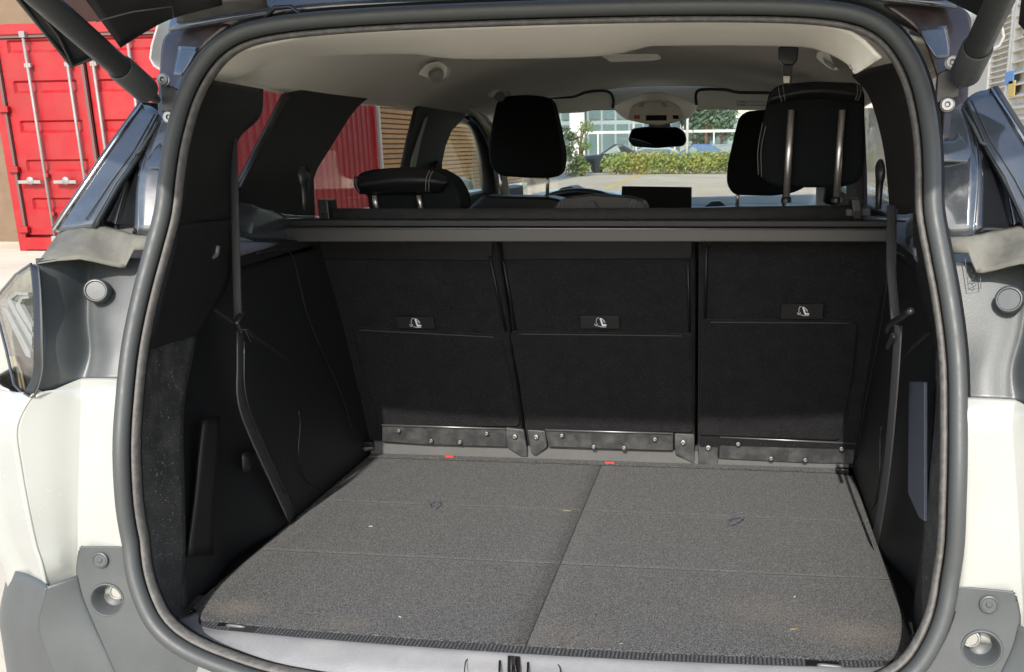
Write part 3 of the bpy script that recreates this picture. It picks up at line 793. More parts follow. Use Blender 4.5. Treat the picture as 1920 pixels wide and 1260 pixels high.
        for poly in ([(4, 577), (12, 577), (56, 660), (57, 672), (48, 668)], [(14, 558), (29, 546), (52, 549), (52, 555), (31, 553), (20, 562), (31, 584), (59, 632), (59, 650), (29, 596), (14, 567)],
                     [(29, 570), (38, 556), (53, 555), (53, 560), (42, 561), (37, 570), (59, 612), (59, 624), (29, 577)]):
            pslab('lamp_blade', poly, fl(.012), .010, LB, lamp, bevel=.001, s=s)
        pslab('lamp_skirt', [(6, 668), (28, 668), (40, 700), (46, 734), (30, 722), (16, 700)], fl(.020), .004, mat('lamp_amber_grey', (.38, .34, .24), .35), lamp, bevel=.001, s=s)
        band = [[P(56, 494, 1.295), P(62, 560, 1.272), P(63, 640, 1.254), P(61, 700, 1.248), P(44, 738, 1.245)],
                [P(72, 500, 1.289), P(76, 560, 1.269), P(78, 640, 1.252), P(77, 700, 1.245), P(62, 743, 1.241)]]
        patch('lamp_edge_band', band, mat('lamp_band_black', (.012, .012, .014), .3), lamp, n=5, thick=.003, s=s)
        tube('lamp_gasket', [P(72, 498, 1.291), P(77, 560, 1.268), P(79.5, 640, 1.251), P(79, 700, 1.245), P(63, 743, 1.241), P(45, 738, 1.245)], .0016, CHROME if False else RUBBER, lamp, s=s, seg=6, smoothn=4)
        tube('lamp_rim', [on(x, y, fl(-.001)) for x, y in ((58, 495), (30, 514), (0, 550), (-12, 566), (0, 612), (11, 655), (26, 722), (43, 739))], .0022, GLOSSB, lamp, s=s, seg=6)
    # tailgate strut
    A = P(288, 182, 1.475); B = Vector((-.604, 1.283, 1.606)); D = (B - A).normalized()
    st = tube('tailgate_strut', [A + D * .075, A + D * .30, A + D * .62], [.0172, .0176, .018], RUBBER, car, s=s, seg=20, label='black tube of the %s powered tailgate strut' % side)
    lathe('strut_collar', [(.007, .012), (.019, .018), (.0205, .022), (.0205, .082), (.0195, .086), (.0172, .086), (.0172, .080)], A, D, RUBBER, st, s=s)
    lathe('strut_joint', [(0, -.012), (.006, -.01), (.008, 0), (.006, .02)], A, D, BOLT, st, s=s)
    bk = slab('strut_bracket', [mir(p, s) for p in (A + Vector((.002, .018, .025)), A + Vector((.03, .018, .012)), A + Vector((.03, .018, -.03)), A + Vector((-.002, .018, -.02)))], (0, .008, 0), METALB, st, bevel=.003)
    for (dx, dz) in ((.012, .026), (.014, -.030)):
        c = A + Vector((dx, .014, dz))
        b_ = lathe('strut_bolt', [(.0105, 0), (.0105, .002), (.0085, .0025), (.0085, .005), (.0035, .005), (.003, .002), (0, .002)], c, (.1, -1, .1), BOLT, st, s=s)
# raised outline with moulded marks on the right inner panel
# (the embossed maker's plate of the moulding, unreadable in the photograph)
f_emb = lambda x, z: Yo(z) + .028
q = [on(1808, 484, f_emb), on(1834, 480, f_emb), on(1838, 540, f_emb), on(1815, 542, f_emb)]
tube('embossed_frame', [v + Vector((0, -.004, 0)) for v in q], .0006, SATIN, car, seg=5, closed=True)
for k in range(4):
    c = on(1822 + k, 494 + k * 13, f_emb) + Vector((0, -.004, 0))
    tube('embossed_mark', [c + Vector((.003 * math.cos(a), 0, .003 * math.sin(a))) for a in [i * 1.57 + k for i in range(4)]], .0006, SATIN, car, seg=5, closed=True)

# ---- tailgate, raised on its struts
tg_y = lambda z: z
def TG(x, Y, dz=0): return Vector((x, Y, 1.665 + .325 * (1.52 - Y) + dz))
tg = slab('tailgate', [TG(-.58, 1.50), TG(.58, 1.50), TG(.60, 1.1), TG(.62, .62), TG(.55, .47), TG(.3, .43), TG(-.3, .43), TG(-.55, .47), TG(-.62, .62), TG(-.60, 1.1)], (0, .02, .07), TRIM, car, bevel=.008, label='raised tailgate with black inner trim')
slab('tailgate_skin', [TG(-.72, 1.44, .075), TG(.72, 1.44, .075), TG(.74, .60, .075), TG(.60, .44, .075), TG(-.60, .44, .075), TG(-.74, .60, .075)], (0, .01, .03), WHITE, tg, bevel=.008)
for s in (-1, 1):
    slab('spoiler_side_blade', [mir(p, s) for p in (P(28, -6, 1.30), P(132, 122, 1.45), P(136, 126, 1.45), P(179, 107, 1.45), P(120, 20, 1.36), P(105, -12, 1.33))], (-.012, .0, .012), TRIMG, tg, bevel=.004)
    tube('blade_edge', [P(30, -6, 1.295), P(80, 56, 1.37), P(134, 124, 1.445), P(180, 107, 1.448)], .0028, RUBBER, tg, s=s, seg=8)
    tube('blade_rib', [P(60, 0, 1.30), P(110, 66, 1.38), P(136, 120, 1.44)], .003, TRIM, tg, s=s, seg=6)
    rows = [[P(150, -14, 1.36), P(250, -14, 1.40), P(330, -14, 1.43), P(425, -14, 1.44)],
            [P(190, 40, 1.41), P(250, 20, 1.42), P(320, 8, 1.445), P(415, 3, 1.45)],
            [P(226, 90, 1.45), P(270, 62, 1.46), P(326, 34, 1.47), P(418, 10, 1.47)]]
    patch('tailgate_side_trim', rows, TRIM, tg, n=4, thick=.012, s=s, toff=1)
    tube('trim_seam', [P(180, 40, 1.392), P(250, 22, 1.41), P(322, 12, 1.436), P(326, 32, 1.462)], .0012, RUBBER, tg, s=s, seg=6)
    # lighter lower trim strip above the seal
    rows = [[P(328, 8, 1.505), P(400, 2, 1.515), P(500, -6, 1.52)], [P(330, 30, 1.53), P(400, 22, 1.535), P(500, 12, 1.54)], [P(332, 50, 1.55), P(400, 40, 1.55), P(500, 30, 1.555)]]
    patch('hinge_trim', rows, mat('grey_hinge_trim', (.10, .095, .09), .6, dirt=(.2, .18, .16), dscale=30, damt=.5), tg, n=4, thick=.006, s=s, toff=1)
    tube('hinge_hook', [P(498, 34, 1.515), P(515, 14, 1.515), P(545, 12, 1.515), P(566, 30, 1.515)], .0035, TRIMG, tg, s=s, seg=8)
# roof edge behind the top seal
patch('roof_rear_edge', [[(x, 1.535, 1.640 - .16 * max(0, abs(x) - .3) ** 1.5) for x in (-.6, -.45, -.3, 0, .3, .45, .6)], [(x, 1.56, 1.672 - .16 * max(0, abs(x) - .3) ** 1.5) for x in (-.6, -.45, -.3, 0, .3, .45, .6)],
                         [(x, 1.60, 1.69 - .16 * max(0, abs(x) - .3) ** 1.5) for x in (-.6, -.45, -.3, 0, .3, .45, .6)]], GLOSSD, car, n=4, thick=.004)
# roof skin
rx = (-.64, -.5, -.3, 0, .3, .5, .64)
patch('roof_skin', [[(x, yy, zc - .13 * (abs(x) / .64) ** 3) for x in rx] for yy, zc in ((1.60, 1.70), (2.2, 1.74), (3.0, 1.75), (3.8, 1.71), (4.05, 1.67))], WHITE, car, n=4, thick=.01)

# ---- headliner
lipx = [(386, 152), (398, 130), (425, 108), (465, 90), (520, 79), (600, 72), (680, 66), (760, 61), (815, 58), (870, 56), (1000, 52), (1130, 48), (1230, 44), (1400, 42), (1480, 45), (1560, 57), (1610, 78), (1652, 118)]
crest = [(388, 156), (424, 154), (462, 140), (505, 120), (560, 107), (620, 104), (700, 102), (780, 102), (815, 107), (870, 111), (1000, 110), (1130, 105), (1190, 94), (1235, 86), (1480, 87), (1545, 98), (1588, 120), (1602, 137)]
r0 = []; r1 = []; r2 = []; r3 = []
for i, (x, y) in enumerate(crest):
    t = min(1, min(i, len(crest) - 1 - i) / 4)
    c = W(x, y, Y=lerp(1.60, 1.86, t))
    r0.append(on(lipx[i][0], lipx[i][1] - 9, lambda x_, z_: Yo(z_) + .045))
    r1.append(lerp(r0[-1], c, .5) + Vector((0, 0, -.001)))
    r2.append(c)
    r3.append(c + Vector((0, .02, .035 * t + .004)))
patch('headliner_rear_strip', [r0, r1, r2, r3], HEADL, car, n=4, thick=.003, label='pale rear end of the headliner', toff=1)
hx = (-.635, -.60, -.54, -.42, -.22, 0, .22, .42, .54, .60, .635)
rows = []
for yy, zc, ze in ((1.57, 1.622, 1.552), (1.70, 1.635, 1.555), (1.90, 1.66, 1.55), (2.2, 1.672, 1.545), (2.6, 1.672, 1.545), (3.0, 1.668, 1.54), (3.4, 1.668, 1.535), (3.75, 1.664, 1.525), (4.02, 1.652, 1.51)):
    rows.append([(x, yy, ze + (zc - ze) * (1 - (abs(x) / .635) ** 2.6)) for x in hx])
patch('headliner', rows, HEADL, car, n=3, thick=.006, toff=1)
for s in (-1, 1):
    # cant rail: outer closing strip between headliner and door frame
    patch('roof_side_rail', [[(-.63, y_, z_ + .004), (-.66, y_, z_ - .004), (-.69, y_, z_ + .02), (-.66, y_, z_ + .09)] for y_, z_ in ((1.62, 1.56), (2.2, 1.545), (2.9, 1.54), (3.5, 1.51), (3.9, 1.47))], HEADL, car, n=3, thick=.004, s=s)
    # cream quarter between strip and side glass
# ---- interior side trims, measured on the left and mirrored
for s in (-1, 1):
    side = 'left' if s < 0 else 'right'
    # upper pillar trim
    rows = [[P(386, 148, 1.525), P(432, 156, 1.62), P(494, 167, 1.80)],
            [P(362, 215, 1.50), P(420, 215, 1.60), P(489, 217, 1.78)],
            [P(350, 290, 1.47), P(395, 270, 1.56), P(450, 258, 1.68)],
            [P(345, 340, 1.45), P(392, 330, 1.54), P(441, 300, 1.665)],
            [P(332, 422, 1.425), P(385, 418, 1.51), P(441, 412, 1.645)]]
    patch('pillar_trim_upper', rows, TRIM, car, n=5, thick=.004, s=s)
    # lower pillar trim with the hook recess
    rows = [[P(330, 420, 1.425), P(385, 417, 1.505), P(442, 411, 1.645)],
            [P(318, 480, 1.405), P(375, 475, 1.495), P(440, 470, 1.64)],
            [P(298, 560, 1.375), P(360, 545, 1.48), P(430, 530, 1.62)],
            [P(285, 620, 1.355), P(340, 605, 1.46), P(395, 590, 1.56)],
            [P(272, 658, 1.34), P(325, 643, 1.44), P(372, 625, 1.52)]]
    patch('pillar_trim_lower', rows, TRIM, car, n=5, thick=.004, s=s)
    rows = [[P(270, 657, 1.335), P(315, 645, 1.42), P(372, 624, 1.53)],
            [P(262, 760, 1.30), P(300, 760, 1.37), P(346, 760, 1.44)],
            [P(262, 900, 1.285), P(298, 900, 1.33), P(346, 900, 1.395)],
            [P(266, 1030, 1.28), P(305, 1030, 1.315), P(348, 1030, 1.37)],
            [P(278, 1110, 1.28), P(315, 1115, 1.31), P(344, 1125, 1.355)],
            [P(305, 1165, 1.28), P(325, 1160, 1.30), P(352, 1158, 1.335)]]
    patch('opening_trim', rows, TRIM2, car, n=5, thick=.004, s=s)
    # ring closing the gap between seal and trims
    # hook recess
    hk = [P(400, 478, 1.56), P(395, 465, 1.555), P(385, 490, 1.53), P(370, 492, 1.51)]
    tube('coat_hook', [p + Vector((.006, -.004, 0)) for p in (P(404, 460, 1.565), P(400, 478, 1.56), P(383, 483, 1.54), P(376, 492, 1.53))], .0048, mat('hook_grey', (.10, .10, .10), .35), car, s=s, seg=8, smoothn=4)
    patch('hook_recess', [[P(366, 462, 1.497) + Vector((.003, -.003, 0)), P(405, 458, 1.57) + Vector((.003, -.003, 0))], [P(360, 497, 1.49) + Vector((.003, -.003, 0)), P(392, 500, 1.545) + Vector((.003, -.003, 0))]], mat('recess_black', (.006, .006, .006), .6), car, n=3, thick=.002, s=s)
    # cargo side wall
    xw = -.582
    rows = []
    for z, dx in ((.69, .0), (.76, -.004), (.85, -.012), (.98, -.02), (1.08, -.03), (1.16, -.045), (1.22, -.05)):
        rows.append([(xw + dx - .004, 1.345 + (z - .7) * .22, z), (xw + dx - .012, 1.46, z), (xw + dx - .03, 1.56, z), (xw + dx - .02, 1.64, z), (xw + dx, 1.72, z), (xw + dx * .6, 1.9, z), (xw + dx * .4 + .0, 2.08, z), (xw, 2.32, z)])
    patch('cargo_side_wall', rows, TRIM, car, n=4, thick=.004, s=s)
    # shelf under the side window
    patch('window_shelf', [[P(418, 378, 1.62), P(470, 382, 1.75), P(500, 392, 1.86), (-.70, 2.35, 1.255)], [P(416, 400, 1.62), P(460, 408, 1.72), P(498, 410, 1.83), (-.69, 2.35, 1.24)], [P(440, 440, 1.64), P(470, 450, 1.70), P(497, 455, 1.80), (-.68, 2.35, 1.2)]], mat('satin_shelf_plastic', (.03, .035, .04), .25), car, n=4, thick=.004, s=s)
    slab('shelf_closing', [mir(Vector(p), s) for p in ((-.60, 1.58, 1.22), (-.60, 2.4, 1.24), (-.90, 2.4, 1.24), (-.90, 1.58, 1.22))], (0, 0, .02), TRIM, car, bevel=0)
    # wheel arch box and pocket details on the wall
    def WX(px, py, dx=.003): 
        v = W(px, py, X=xw - .012 + dx); return v
    if s < 0: patch('wall_bin', [[WX(405, 780, -.006), WX(406, 840, -.006), WX(396, 940, -.006), WX(394, 1040, -.006)], [WX(378, 788, .003), WX(372, 840, .004), WX(362, 940, .004), WX(348, 1042, .004)]], TRIM, car, n=4, thick=.006, s=s)
    tube('wall_seam', [WX(482, 475, .012), WX(520, 470, .012), WX(548, 480, .012), WX(580, 600, .012), WX(640, 740, .015), WX(668, 830, .018)], .0016, TRIMG, car, s=s, seg=6, smoothn=4)
    tube('wall_seam', [WX(560, 770, .012), WX(563, 800, .012), WX(560, 850, .012), WX(575, 900, .012), WX(605, 918, .01)], .0014, TRIMG, car, s=s, seg=6, smoothn=4)
    if s < 0: patch('wall_grille_plate', [[WX(455, 850, .008), WX(500, 838, .008)], [WX(457, 886, .008), WX(505, 870, .008)]], TRIMG, car, n=3, thick=.003, s=s)
    # lower edge of the wall beside the floor
    tube('floor_edge_trim', [(xw + .004, 1.36, .694), (xw + .004, 1.7, .694), (xw + .004, 2.19, .694)], .007, TRIMG, car, s=s, seg=8)
    # C pillar trim
    fX = -.625
    def CP(px, py, X=fX): return W(px, py, X=X)
    slab('c_pillar_trim', [mir(p, s) for p in (CP(532, 176), CP(445, 345), CP(440, 352), CP(440, 384), CP(500, 396), CP(560, 404), CP(592, 404), CP(589, 335), CP(597, 315), CP(625, 270), CP(655, 222), CP(672, 200), CP(700, 177), CP(640, 165), CP(575, 167))], Vector((s * .006, 0, 0)), TRIM, car, bevel=.002)
    tube('quarter_glass_seal', [CP(533, 178) + Vector((.004, 0, 0)), CP(443, 352) + Vector((.004, 0, 0))], .006, TRIMG, car, s=s, seg=8)
    # glass
    slab('quarter_window', [mir(p, s) for p in (CP(400, 150, -.665), CP(560, 160, -.665), CP(560, 400, -.665), CP(400, 400, -.665))], (s * .004, 0, 0), GLASST, car, bevel=0)
    slab('rear_door_window', [mir(p, s) for p in (CP(562, 160, -.672), CP(790, 180, -.672), CP(790, 410, -.672), CP(562, 410, -.672))], (s * .004, 0, 0), GLASST, car, bevel=0)
    slab('front_door_window', [mir(p, s) for p in (CP(800, 190, -.68), CP(885, 205, -.68), CP(935, 300, -.68), CP(950, 400, -.68), CP(800, 400, -.68))], (s * .004, 0, 0), GLASSW, car, bevel=0)
    # rear door frame front + B pillar
    slab('b_pillar_trim', [mir(p, s) for p in (CP(785, 190), CP(876, 212), CP(868, 225), CP(848, 245), CP(836, 275), CP(828, 315), CP(826, 400), CP(745, 400), CP(756, 318), CP(768, 260))], (s * .012, 0, 0), TRIM, car, bevel=.003)
    slab('b_pillar_insert', [mir(p, s) for p in (CP(797, 222, -.622), CP(803, 218, -.622), CP(790, 262, -.622), CP(780, 312, -.622), CP(778, 340, -.622), CP(768, 340, -.622), CP(772, 300, -.622))], (s * .004, 0, 0), mat('pale_insert', (.30, .34, .32), .5), car, bevel=.001)
    lathe('belt_guide_knob', [(0, .01), (.016, .008), (.018, 0), (.018, -.01)], CP(820, 312, -.62), (1, -.3, 0), TRIMG, car, s=s, seg=16)
    # A pillar
    rows = [[CP(868, 212, -.63), CP(880, 205, -.60)], [CP(893, 228, -.63), CP(905, 215, -.58)], [CP(915, 275, -.64), CP(938, 262, -.585)], [CP(925, 330, -.65), CP(950, 330, -.60)], [CP(930, 400, -.66), CP(965, 400, -.62)]]
    patch('a_pillar_trim', rows, CREAMP, car, n=4, thick=.01, s=s)
    tube('door_frame_seal', [CP(868, 216, -.645), CP(888, 232, -.645), CP(905, 270, -.65), CP(915, 320, -.655), CP(920, 380, -.66)], [.02, .022, .026, .03, .034], TRIMG, car, s=s, seg=8, smoothn=4)
    # door inner panels: close the cabin sides
    box('door_inner_panel', (s * .70, 3.2, .80), (.06, 2.6, .92), TRIM, car, bevel=.01)
    # hanging handle of the rear
    gh = P(815, 135, 2.55)
    # belt anchor and tongue beside the rear seat
    tube('belt_tongue', [W(573, 395, X=-.56), W(571, 350, X=-.56), W(568, 335, X=-.56), W(574, 322, X=-.56)], [.012, .016, .02, .018], TRIMG, car, s=s, seg=10, flat=.45, smoothn=3)
    if s < 0:
        # grab handles
        for (px_, py_, Y_, lab) in ((815, 135, 2.3, 'rear'), (935, 176, 3.3, 'front')):
            k = 2.3 / 2.3 if lab == 'rear' else 1
            c0 = P(px_, py_, Y_)
            pts = [P(px_ - 32, py_ + 8, Y_ - .05), P(px_ - 14, py_ - 12, Y_), P(px_ + 14, py_ - 8, Y_ + .06), P(px_ + 20, py_ + 12, Y_ + .08), P(px_ + 2, py_ + 20, Y_ + .03)]
            if lab == 'front': pts = [P(918, 182, 3.2), P(935, 162, 3.25), P(948, 168, 3.35), P(955, 186, 3.4)]
            if lab == 'rear': gb = pslab('grab_handle', [(781, 140), (799, 119), (824, 114), (841, 127), (834, 147), (817, 154), (800, 146)], Y_, .03, CREAMP, car, rnd=7, bevel=.006)
            else: gb = tube('grab_handle', pts, .013, CREAMP, car, s=s, seg=10, smoothn=4, flat=.7)
            lathe('handle_pivot', [(0, .012), (.016, .01), (.018, 0)], P(px_ + 2, py_ + 4, Y_ - .008), (.4, -.6, -.6), mat('handle_recess_grey', (.22, .22, .20), .6), gb, s=s, seg=14)
    else:
        gb = patch('grab_handle', [[P(1532, 98, 2.1), P(1545, 96, 2.1), P(1555, 103, 2.1)], [P(1530, 108, 2.1), P(1548, 112, 2.1), P(1562, 120, 2.1)], [P(1540, 118, 2.1), P(1556, 130, 2.1), P(1572, 132, 2.1)]], CREAMP, car, n=3, thick=.01, s=-1, label='folded cream grab handle')
        patch('handle_recess', [[P(1543, 108, 2.085), P(1568, 124, 2.085)], [P(1546, 118, 2.085), P(1562, 130, 2.085)]], mat('handle_recess_grey', (.22, .22, .20), .6), gb, n=2, thick=.002, s=-1)

patch('pillar_trim_bulge', [[P(1600, 139, 1.78), P(1645, 124, 1.66), P(1700, 112, 1.545)], [P(1630, 172, 1.80), P(1672, 165, 1.66), P(1722, 165, 1.53)], [P(1650, 230, 1.81), P(1690, 228, 1.65), P(1738, 228, 1.50)],
       [P(1664, 300, 1.82), P(1702, 300, 1.64), P(1748, 300, 1.48)], [P(1672, 390, 1.83), P(1712, 390, 1.62), P(1756, 390, 1.45)]], TRIM, car, n=5, thick=.004, s=-1, label='broad curved trim of the right rear pillar')

# ---- seat belts hanging in the cargo area
bl = W(438, 172, X=-.566)
pts = [W(437, 172, X=-.57), W(441, 420, X=-.57), W(444, 540, X=-.567), W(446, 610, X=-.565)]
sb = tube('cargo_belt', [W(437, 260, X=-.575), W(441, 420, X=-.566), W(444, 540, X=-.56), W(446, 608, X=-.56)], .008, BELT, car, seg=8, flat=.28, up=(0, 1, 0), label='seat belt hanging by the left cargo wall')
tube('belt_lower', [W(450, 612, X=-.56), W(452, 690, X=-.56), W(453, 745, X=-.56), W(472, 800, X=-.565), W(510, 885, X=-.57), W(548, 968, X=-.572)], [.016, .021, .022, .023, .023, .023], BELT, sb, seg=8, flat=.07, up=(1, .15, 0), smoothn=4)
tube('belt_edge', [W(458, 640, X=-.553), W(461, 740, X=-.553), W(492, 830, X=-.56), W(535, 925, X=-.567)], .0013, TRIMG, sb, seg=5, smoothn=4)
box('belt_buckle', W(452, 605, X=-.555), (.012, .035, .03), TRIMG, sb, rot=(R(30), 0, 0), bevel=.005)
tube('belt_clip', [W(456, 618, X=-.548), W(466, 618, X=-.548), W(474, 636, X=-.548), W(470, 642, X=-.548), W(462, 622, X=-.548)], .0009, BOLT, sb, seg=6, closed=True)
sb2 = tube('cargo_belt', [W(1672, 385, X=.55), W(1671, 500, X=.552), W(1680, 600, X=.555)], .008, BELT, car, seg=8, flat=.28, up=(0, 1, 0), label='seat belt hanging by the right cargo wall')
tube('belt_lower', [W(1684, 610, X=.555), W(1676, 730, X=.555), W(1662, 880, X=.56), W(1642, 1010, X=.565)], .018, BELT, sb2, seg=8, flat=.08, up=(1, .2, 0), smoothn=4)
tube('belt_hook', [W(1708, 583, X=.54), W(1690, 595, X=.54), W(1672, 606, X=.54), W(1664, 620, X=.54)], .005, TRIMG, sb2, seg=8, smoothn=3)
slab('belt_clip', [W(1671, 624, X=.545), W(1674, 632, X=.545), W(1663, 656, X=.545), W(1659, 652, X=.545)], (.004, 0, 0), BOLT, sb2, bevel=.0008)
# pocket on the right wall, its blue tint painted for sky light
slab('side_pocket', [W(1704, 715, X=.58), W(1732, 716, X=.58), W(1732, 978, X=.58), W(1722, 970, X=.58), W(1702, 925, X=.58)], (.006, 0, 0), POCK, car, bevel=.002)

# ---- cargo floor
def fy0(x): return 1.293 + .022 * (abs(x) / .58) ** 2 + .035 * max(0, (abs(x) - .535) / .042) ** 2
ys = [None, 1.592, 1.858, 2.17]
for sx in (-1, 1):
    for j in range(3):
        nx, ny = 14, 6
        vs = []; fs = []
        for a in range(nx + 1):
            x = sx * lerp(.0012, .577, a / nx)
            ya = fy0(x) if j == 0 else ys[j] + .0005
            yb = ys[j + 1] - .0005
            if j == 0 and a == nx: ya += .012
            if j == 2 and sx > 0 and a >= nx - 1: yb -= .03 * (a - nx + 2) / 2
            for b in range(ny + 1):
                t = b / ny
                yy = lerp(ya, yb, t)
                e = min(t, 1 - t) * (yb - ya)
                zz = .703 - (.0016 * (1 - min(1, e / .012)))
                vs.append((x, yy, zz))
        # concentrate rows near the creases
        vs2 = []
        for a in range(nx + 1):
            col_ = vs[a * (ny + 1):(a + 1) * (ny + 1)]
            y0_, y1_ = col_[0][1], col_[-1][1]
            tt = [0, .004, .010, .022, .5 * (y1_ - y0_), (y1_ - y0_) - .022, (y1_ - y0_) - .010, (y1_ - y0_) - .004, (y1_ - y0_)]
            for t in tt:
                e = min(t, (y1_ - y0_) - t)
                vs2.append((col_[0][0], y0_ + t, .703 - .0006 * max(0, 1 - e / .008) ** 1.6))
        c = 9
        fs = [[a * c + b, a * c + b + 1, (a + 1) * c + b + 1, (a + 1) * c + b] for a in range(nx) for b in range(c - 1)]
        mk('floor_panel', vs2, fs, FLOORC, car, smooth=True, thick=.012, toff=-1)
box('floor_pan', (0, 3.1, .62), (1.5, 3.2, .10), TRIM, car, bevel=0)
box('load_bay_base', (0, 1.78, .675), (1.18, .96, .022), TRIM, car, bevel=0)
# fuzzy front edge of the carpet
# finger loops
CORD = mat('speckled_cord', (.015, .018, .024), .8, speck=((.22, .28, .34), 900, .55, .7))
for (cx_, cy_, tilt, lab) in ((814, 944, .6, 'small cord loop on the left floor panel'), (1368, 975, -.25, 'small cord loop on the right floor panel')):
    c = W(cx_, cy_ + 10, Z=.705)
    pts = []
    for k in range(14):
        a = 2 * math.pi * k / 14
        u = math.sin(a) * .0095 * (1.0 - .5 * math.cos(a) * -1 if False else 1.0); v = (1 - math.cos(a)) * .0135
        w_ = math.sin(a) * (.006 + .006 * (1 - math.cos(a)) / 2)
        pts.append(c + Vector((w_ * 1.2 + tilt * v * -.5 + (.6 * v if tilt < 0 else 0), v * .25, v * .95)))
    tube('finger_loop', pts, .0014, CORD, car, seg=6, closed=True, label=lab)
# lint and crumbs
STRAW = mat('straw_crumb', (.30, .26, .17), .8); LINT = mat('white_lint', (.6, .6, .58), .9); ORNG = mat('orange_leaf_bit', (.45, .24, .07), .7)
def crumb(px_, py_, L_, ang, m_, lab, nm='crumb', cat='crumb'):
    c = W(px_, py_, Z=.7045)
    d = Vector((math.cos(ang), math.sin(ang), 0)) * L_; w = Vector((-d.y, d.x, 0)).normalized() * L_ * .16
    vs = [c - d - w * .4, c - d * .2 - w, c + d, c + d * .1 + w, c - d * .8 + w * .5]
    o = slab(nm, vs, (0, 0, .0009), m_, None, bevel=0, label=lab); o['category'] = cat
crumb(1488, 1180, .006, .3, ORNG, 'orange dry leaf scrap on the front right of the cargo carpet', 'leaf_scrap', 'leaf scrap')
crumb(940, 1052, .004, 1.4, STRAW, 'straw sliver on the carpet crease between the two cord loops', 'straw_sliver', 'straw')
crumb(695, 987, .004, .1, LINT, 'white lint speck on the left of the cargo carpet below the cord loop', 'lint_speck', 'lint')
crumb(750, 1157, .0035, -.6, LINT, 'white lint speck near the front left edge of the cargo carpet', 'lint_speck', 'lint')
crumb(1490, 1119, .004, 1.1, LINT, 'white lint sliver above the orange leaf scrap on the carpet', 'lint_speck', 'lint')
crumb(1165, 1207, .003, .5, STRAW, 'tiny tan crumb near the middle front edge of the carpet', 'crumb', 'crumb')
crumb(1063, 958, .008, .0, STRAW, 'thin tan straw lying along the rear carpet crease', 'straw_sliver', 'straw')

# ---- load sill: ribbed strip, plastic greyed for its gloss, latch
ribs = []
x = -.53
while x < .53:
    if not -.475 < x < -.435: ribs.append(((x, fy0(x) - .0135, .6985), (.0032, .025, .0055)))
    x += .0062
boxes('rib', ribs, RIB, car, kind='stuff', bevel=0)
rows = []
for yy_off, z in ((.012, .6968), (-.026, .6968), (-.030, .692)):
    rows.append([(x, fy0(x) + yy_off, z) for x in (-.57, -.45, -.3, -.15, 0, .15, .3, .45, .57)])
patch('rib_strip', rows, mat('rib_groove', (.015, .016, .017), .8), car, n=3, thick=.004)
rows = []
sxs = (-.585, -.55, -.45, -.3, -.15, 0, .15, .3, .45, .55, .585)
def sillz(x): return .030 * (max(0, abs(x) - .40) / .18) ** 1.6
for k, (yy, z) in enumerate(((None, .6975), (None, .6965), (1.252, .690), (1.235, .680), (1.222, .664), (1.216, .640))):
    rows.append([(x * (.955 if k < 2 else .98), (fy0(x) + (-.022, -.030)[k] if k < 2 else yy + .028 * (abs(x) / .58) ** 4), z + (sillz(x) * (0, .1, .6, 1.0, 1.1, 1.1)[k])) for x in sxs])
sill = patch('load_sill', rows, SILL, car, n=4, thick=.004)
for s in (-1, 1):
    slab('sill_end_trim', [Vector((s * a_, b_, .6985)) for a_, b_ in ((.600, 1.262), (.560, 1.258), (.548, 1.285), (.552, 1.302), (.566, 1.318), (.5785, 1.345), (.5795, 1.40), (.600, 1.40))], (0, 0, .003), TRIM2, car, bevel=.001)
# latch panel on the sill
def SL(px_, py_, d=0):
    z_ = .694
    for _ in range(12):
        q = W(px_, py_, Z=z_); y_ = q.y
        pts_ = ((1.262, .6965), (1.252, .690), (1.235, .680), (1.222, .664), (1.216, .640))
        z_ = pts_[0][1]
        for (ya_, za_), (yb_, zb_) in zip(pts_, pts_[1:]):
            if y_ < ya_: z_ = lerp(za_, zb_, min(1, (ya_ - y_) / (ya_ - yb_)))
    return W(px_, py_, Z=z_ + .0012 - d)
lp_ = rounded([(870, 1272), (873, 1232), (1050, 1243), (1052, 1280)], [0, 14, 14, 0])
tube('latch_outline', [SL(x, y, .0) for x, y in lp_], .0009, TRIM, sill, seg=5)
slab('latch_slot', [SL(952, 1233, -.002), SL(975, 1235, -.002), SL(975, 1285, .01), SL(951, 1283, .01)], (0, 0, .004), mat('slot_black', (.004, .004, .004), .6), sill, bevel=.0005)
tube('latch_striker', [SL(962, 1234, -.006), SL(963, 1262, -.004), SL(963, 1290, .0)], .0042, CHROME, sill, seg=10)
for px_ in (935, 988):
    slab('latch_vent', [SL(px_, 1240 + (px_ - 935) * .06, -.001), SL(px_ + 4, 1240 + (px_ - 935) * .06, -.001), SL(px_ + 3, 1275, .003), SL(px_ - 1, 1275, .003)], (0, 0, .002), TRIM, sill, bevel=0)
# front tie-downs
for (c0, w_, lab) in (((443, 1176), .030, 'left front lashing ring'), ((1556, 1251), .034, 'right front lashing ring')):
    c = W(*c0, Z=.699)
    hole = box('lashing_recess', c + Vector((-.010, .004, -.001)), (w_ + .014, .018, .008), mat('slot_black', (.004, .004, .004), .6), car, bevel=.001)
    tube('lashing_ring', [c + Vector((-w_ / 2, 0, .001)), c + Vector((-w_ / 2 + .005, -.003, .004)), c + Vector((w_ / 2 - .005, -.003, .003)), c + Vector((w_ / 2, 0, .0))], .003, mat('zinc_steel', (.14, .14, .135), .5, metal=.4), car, seg=8, smoothn=3, label=lab)
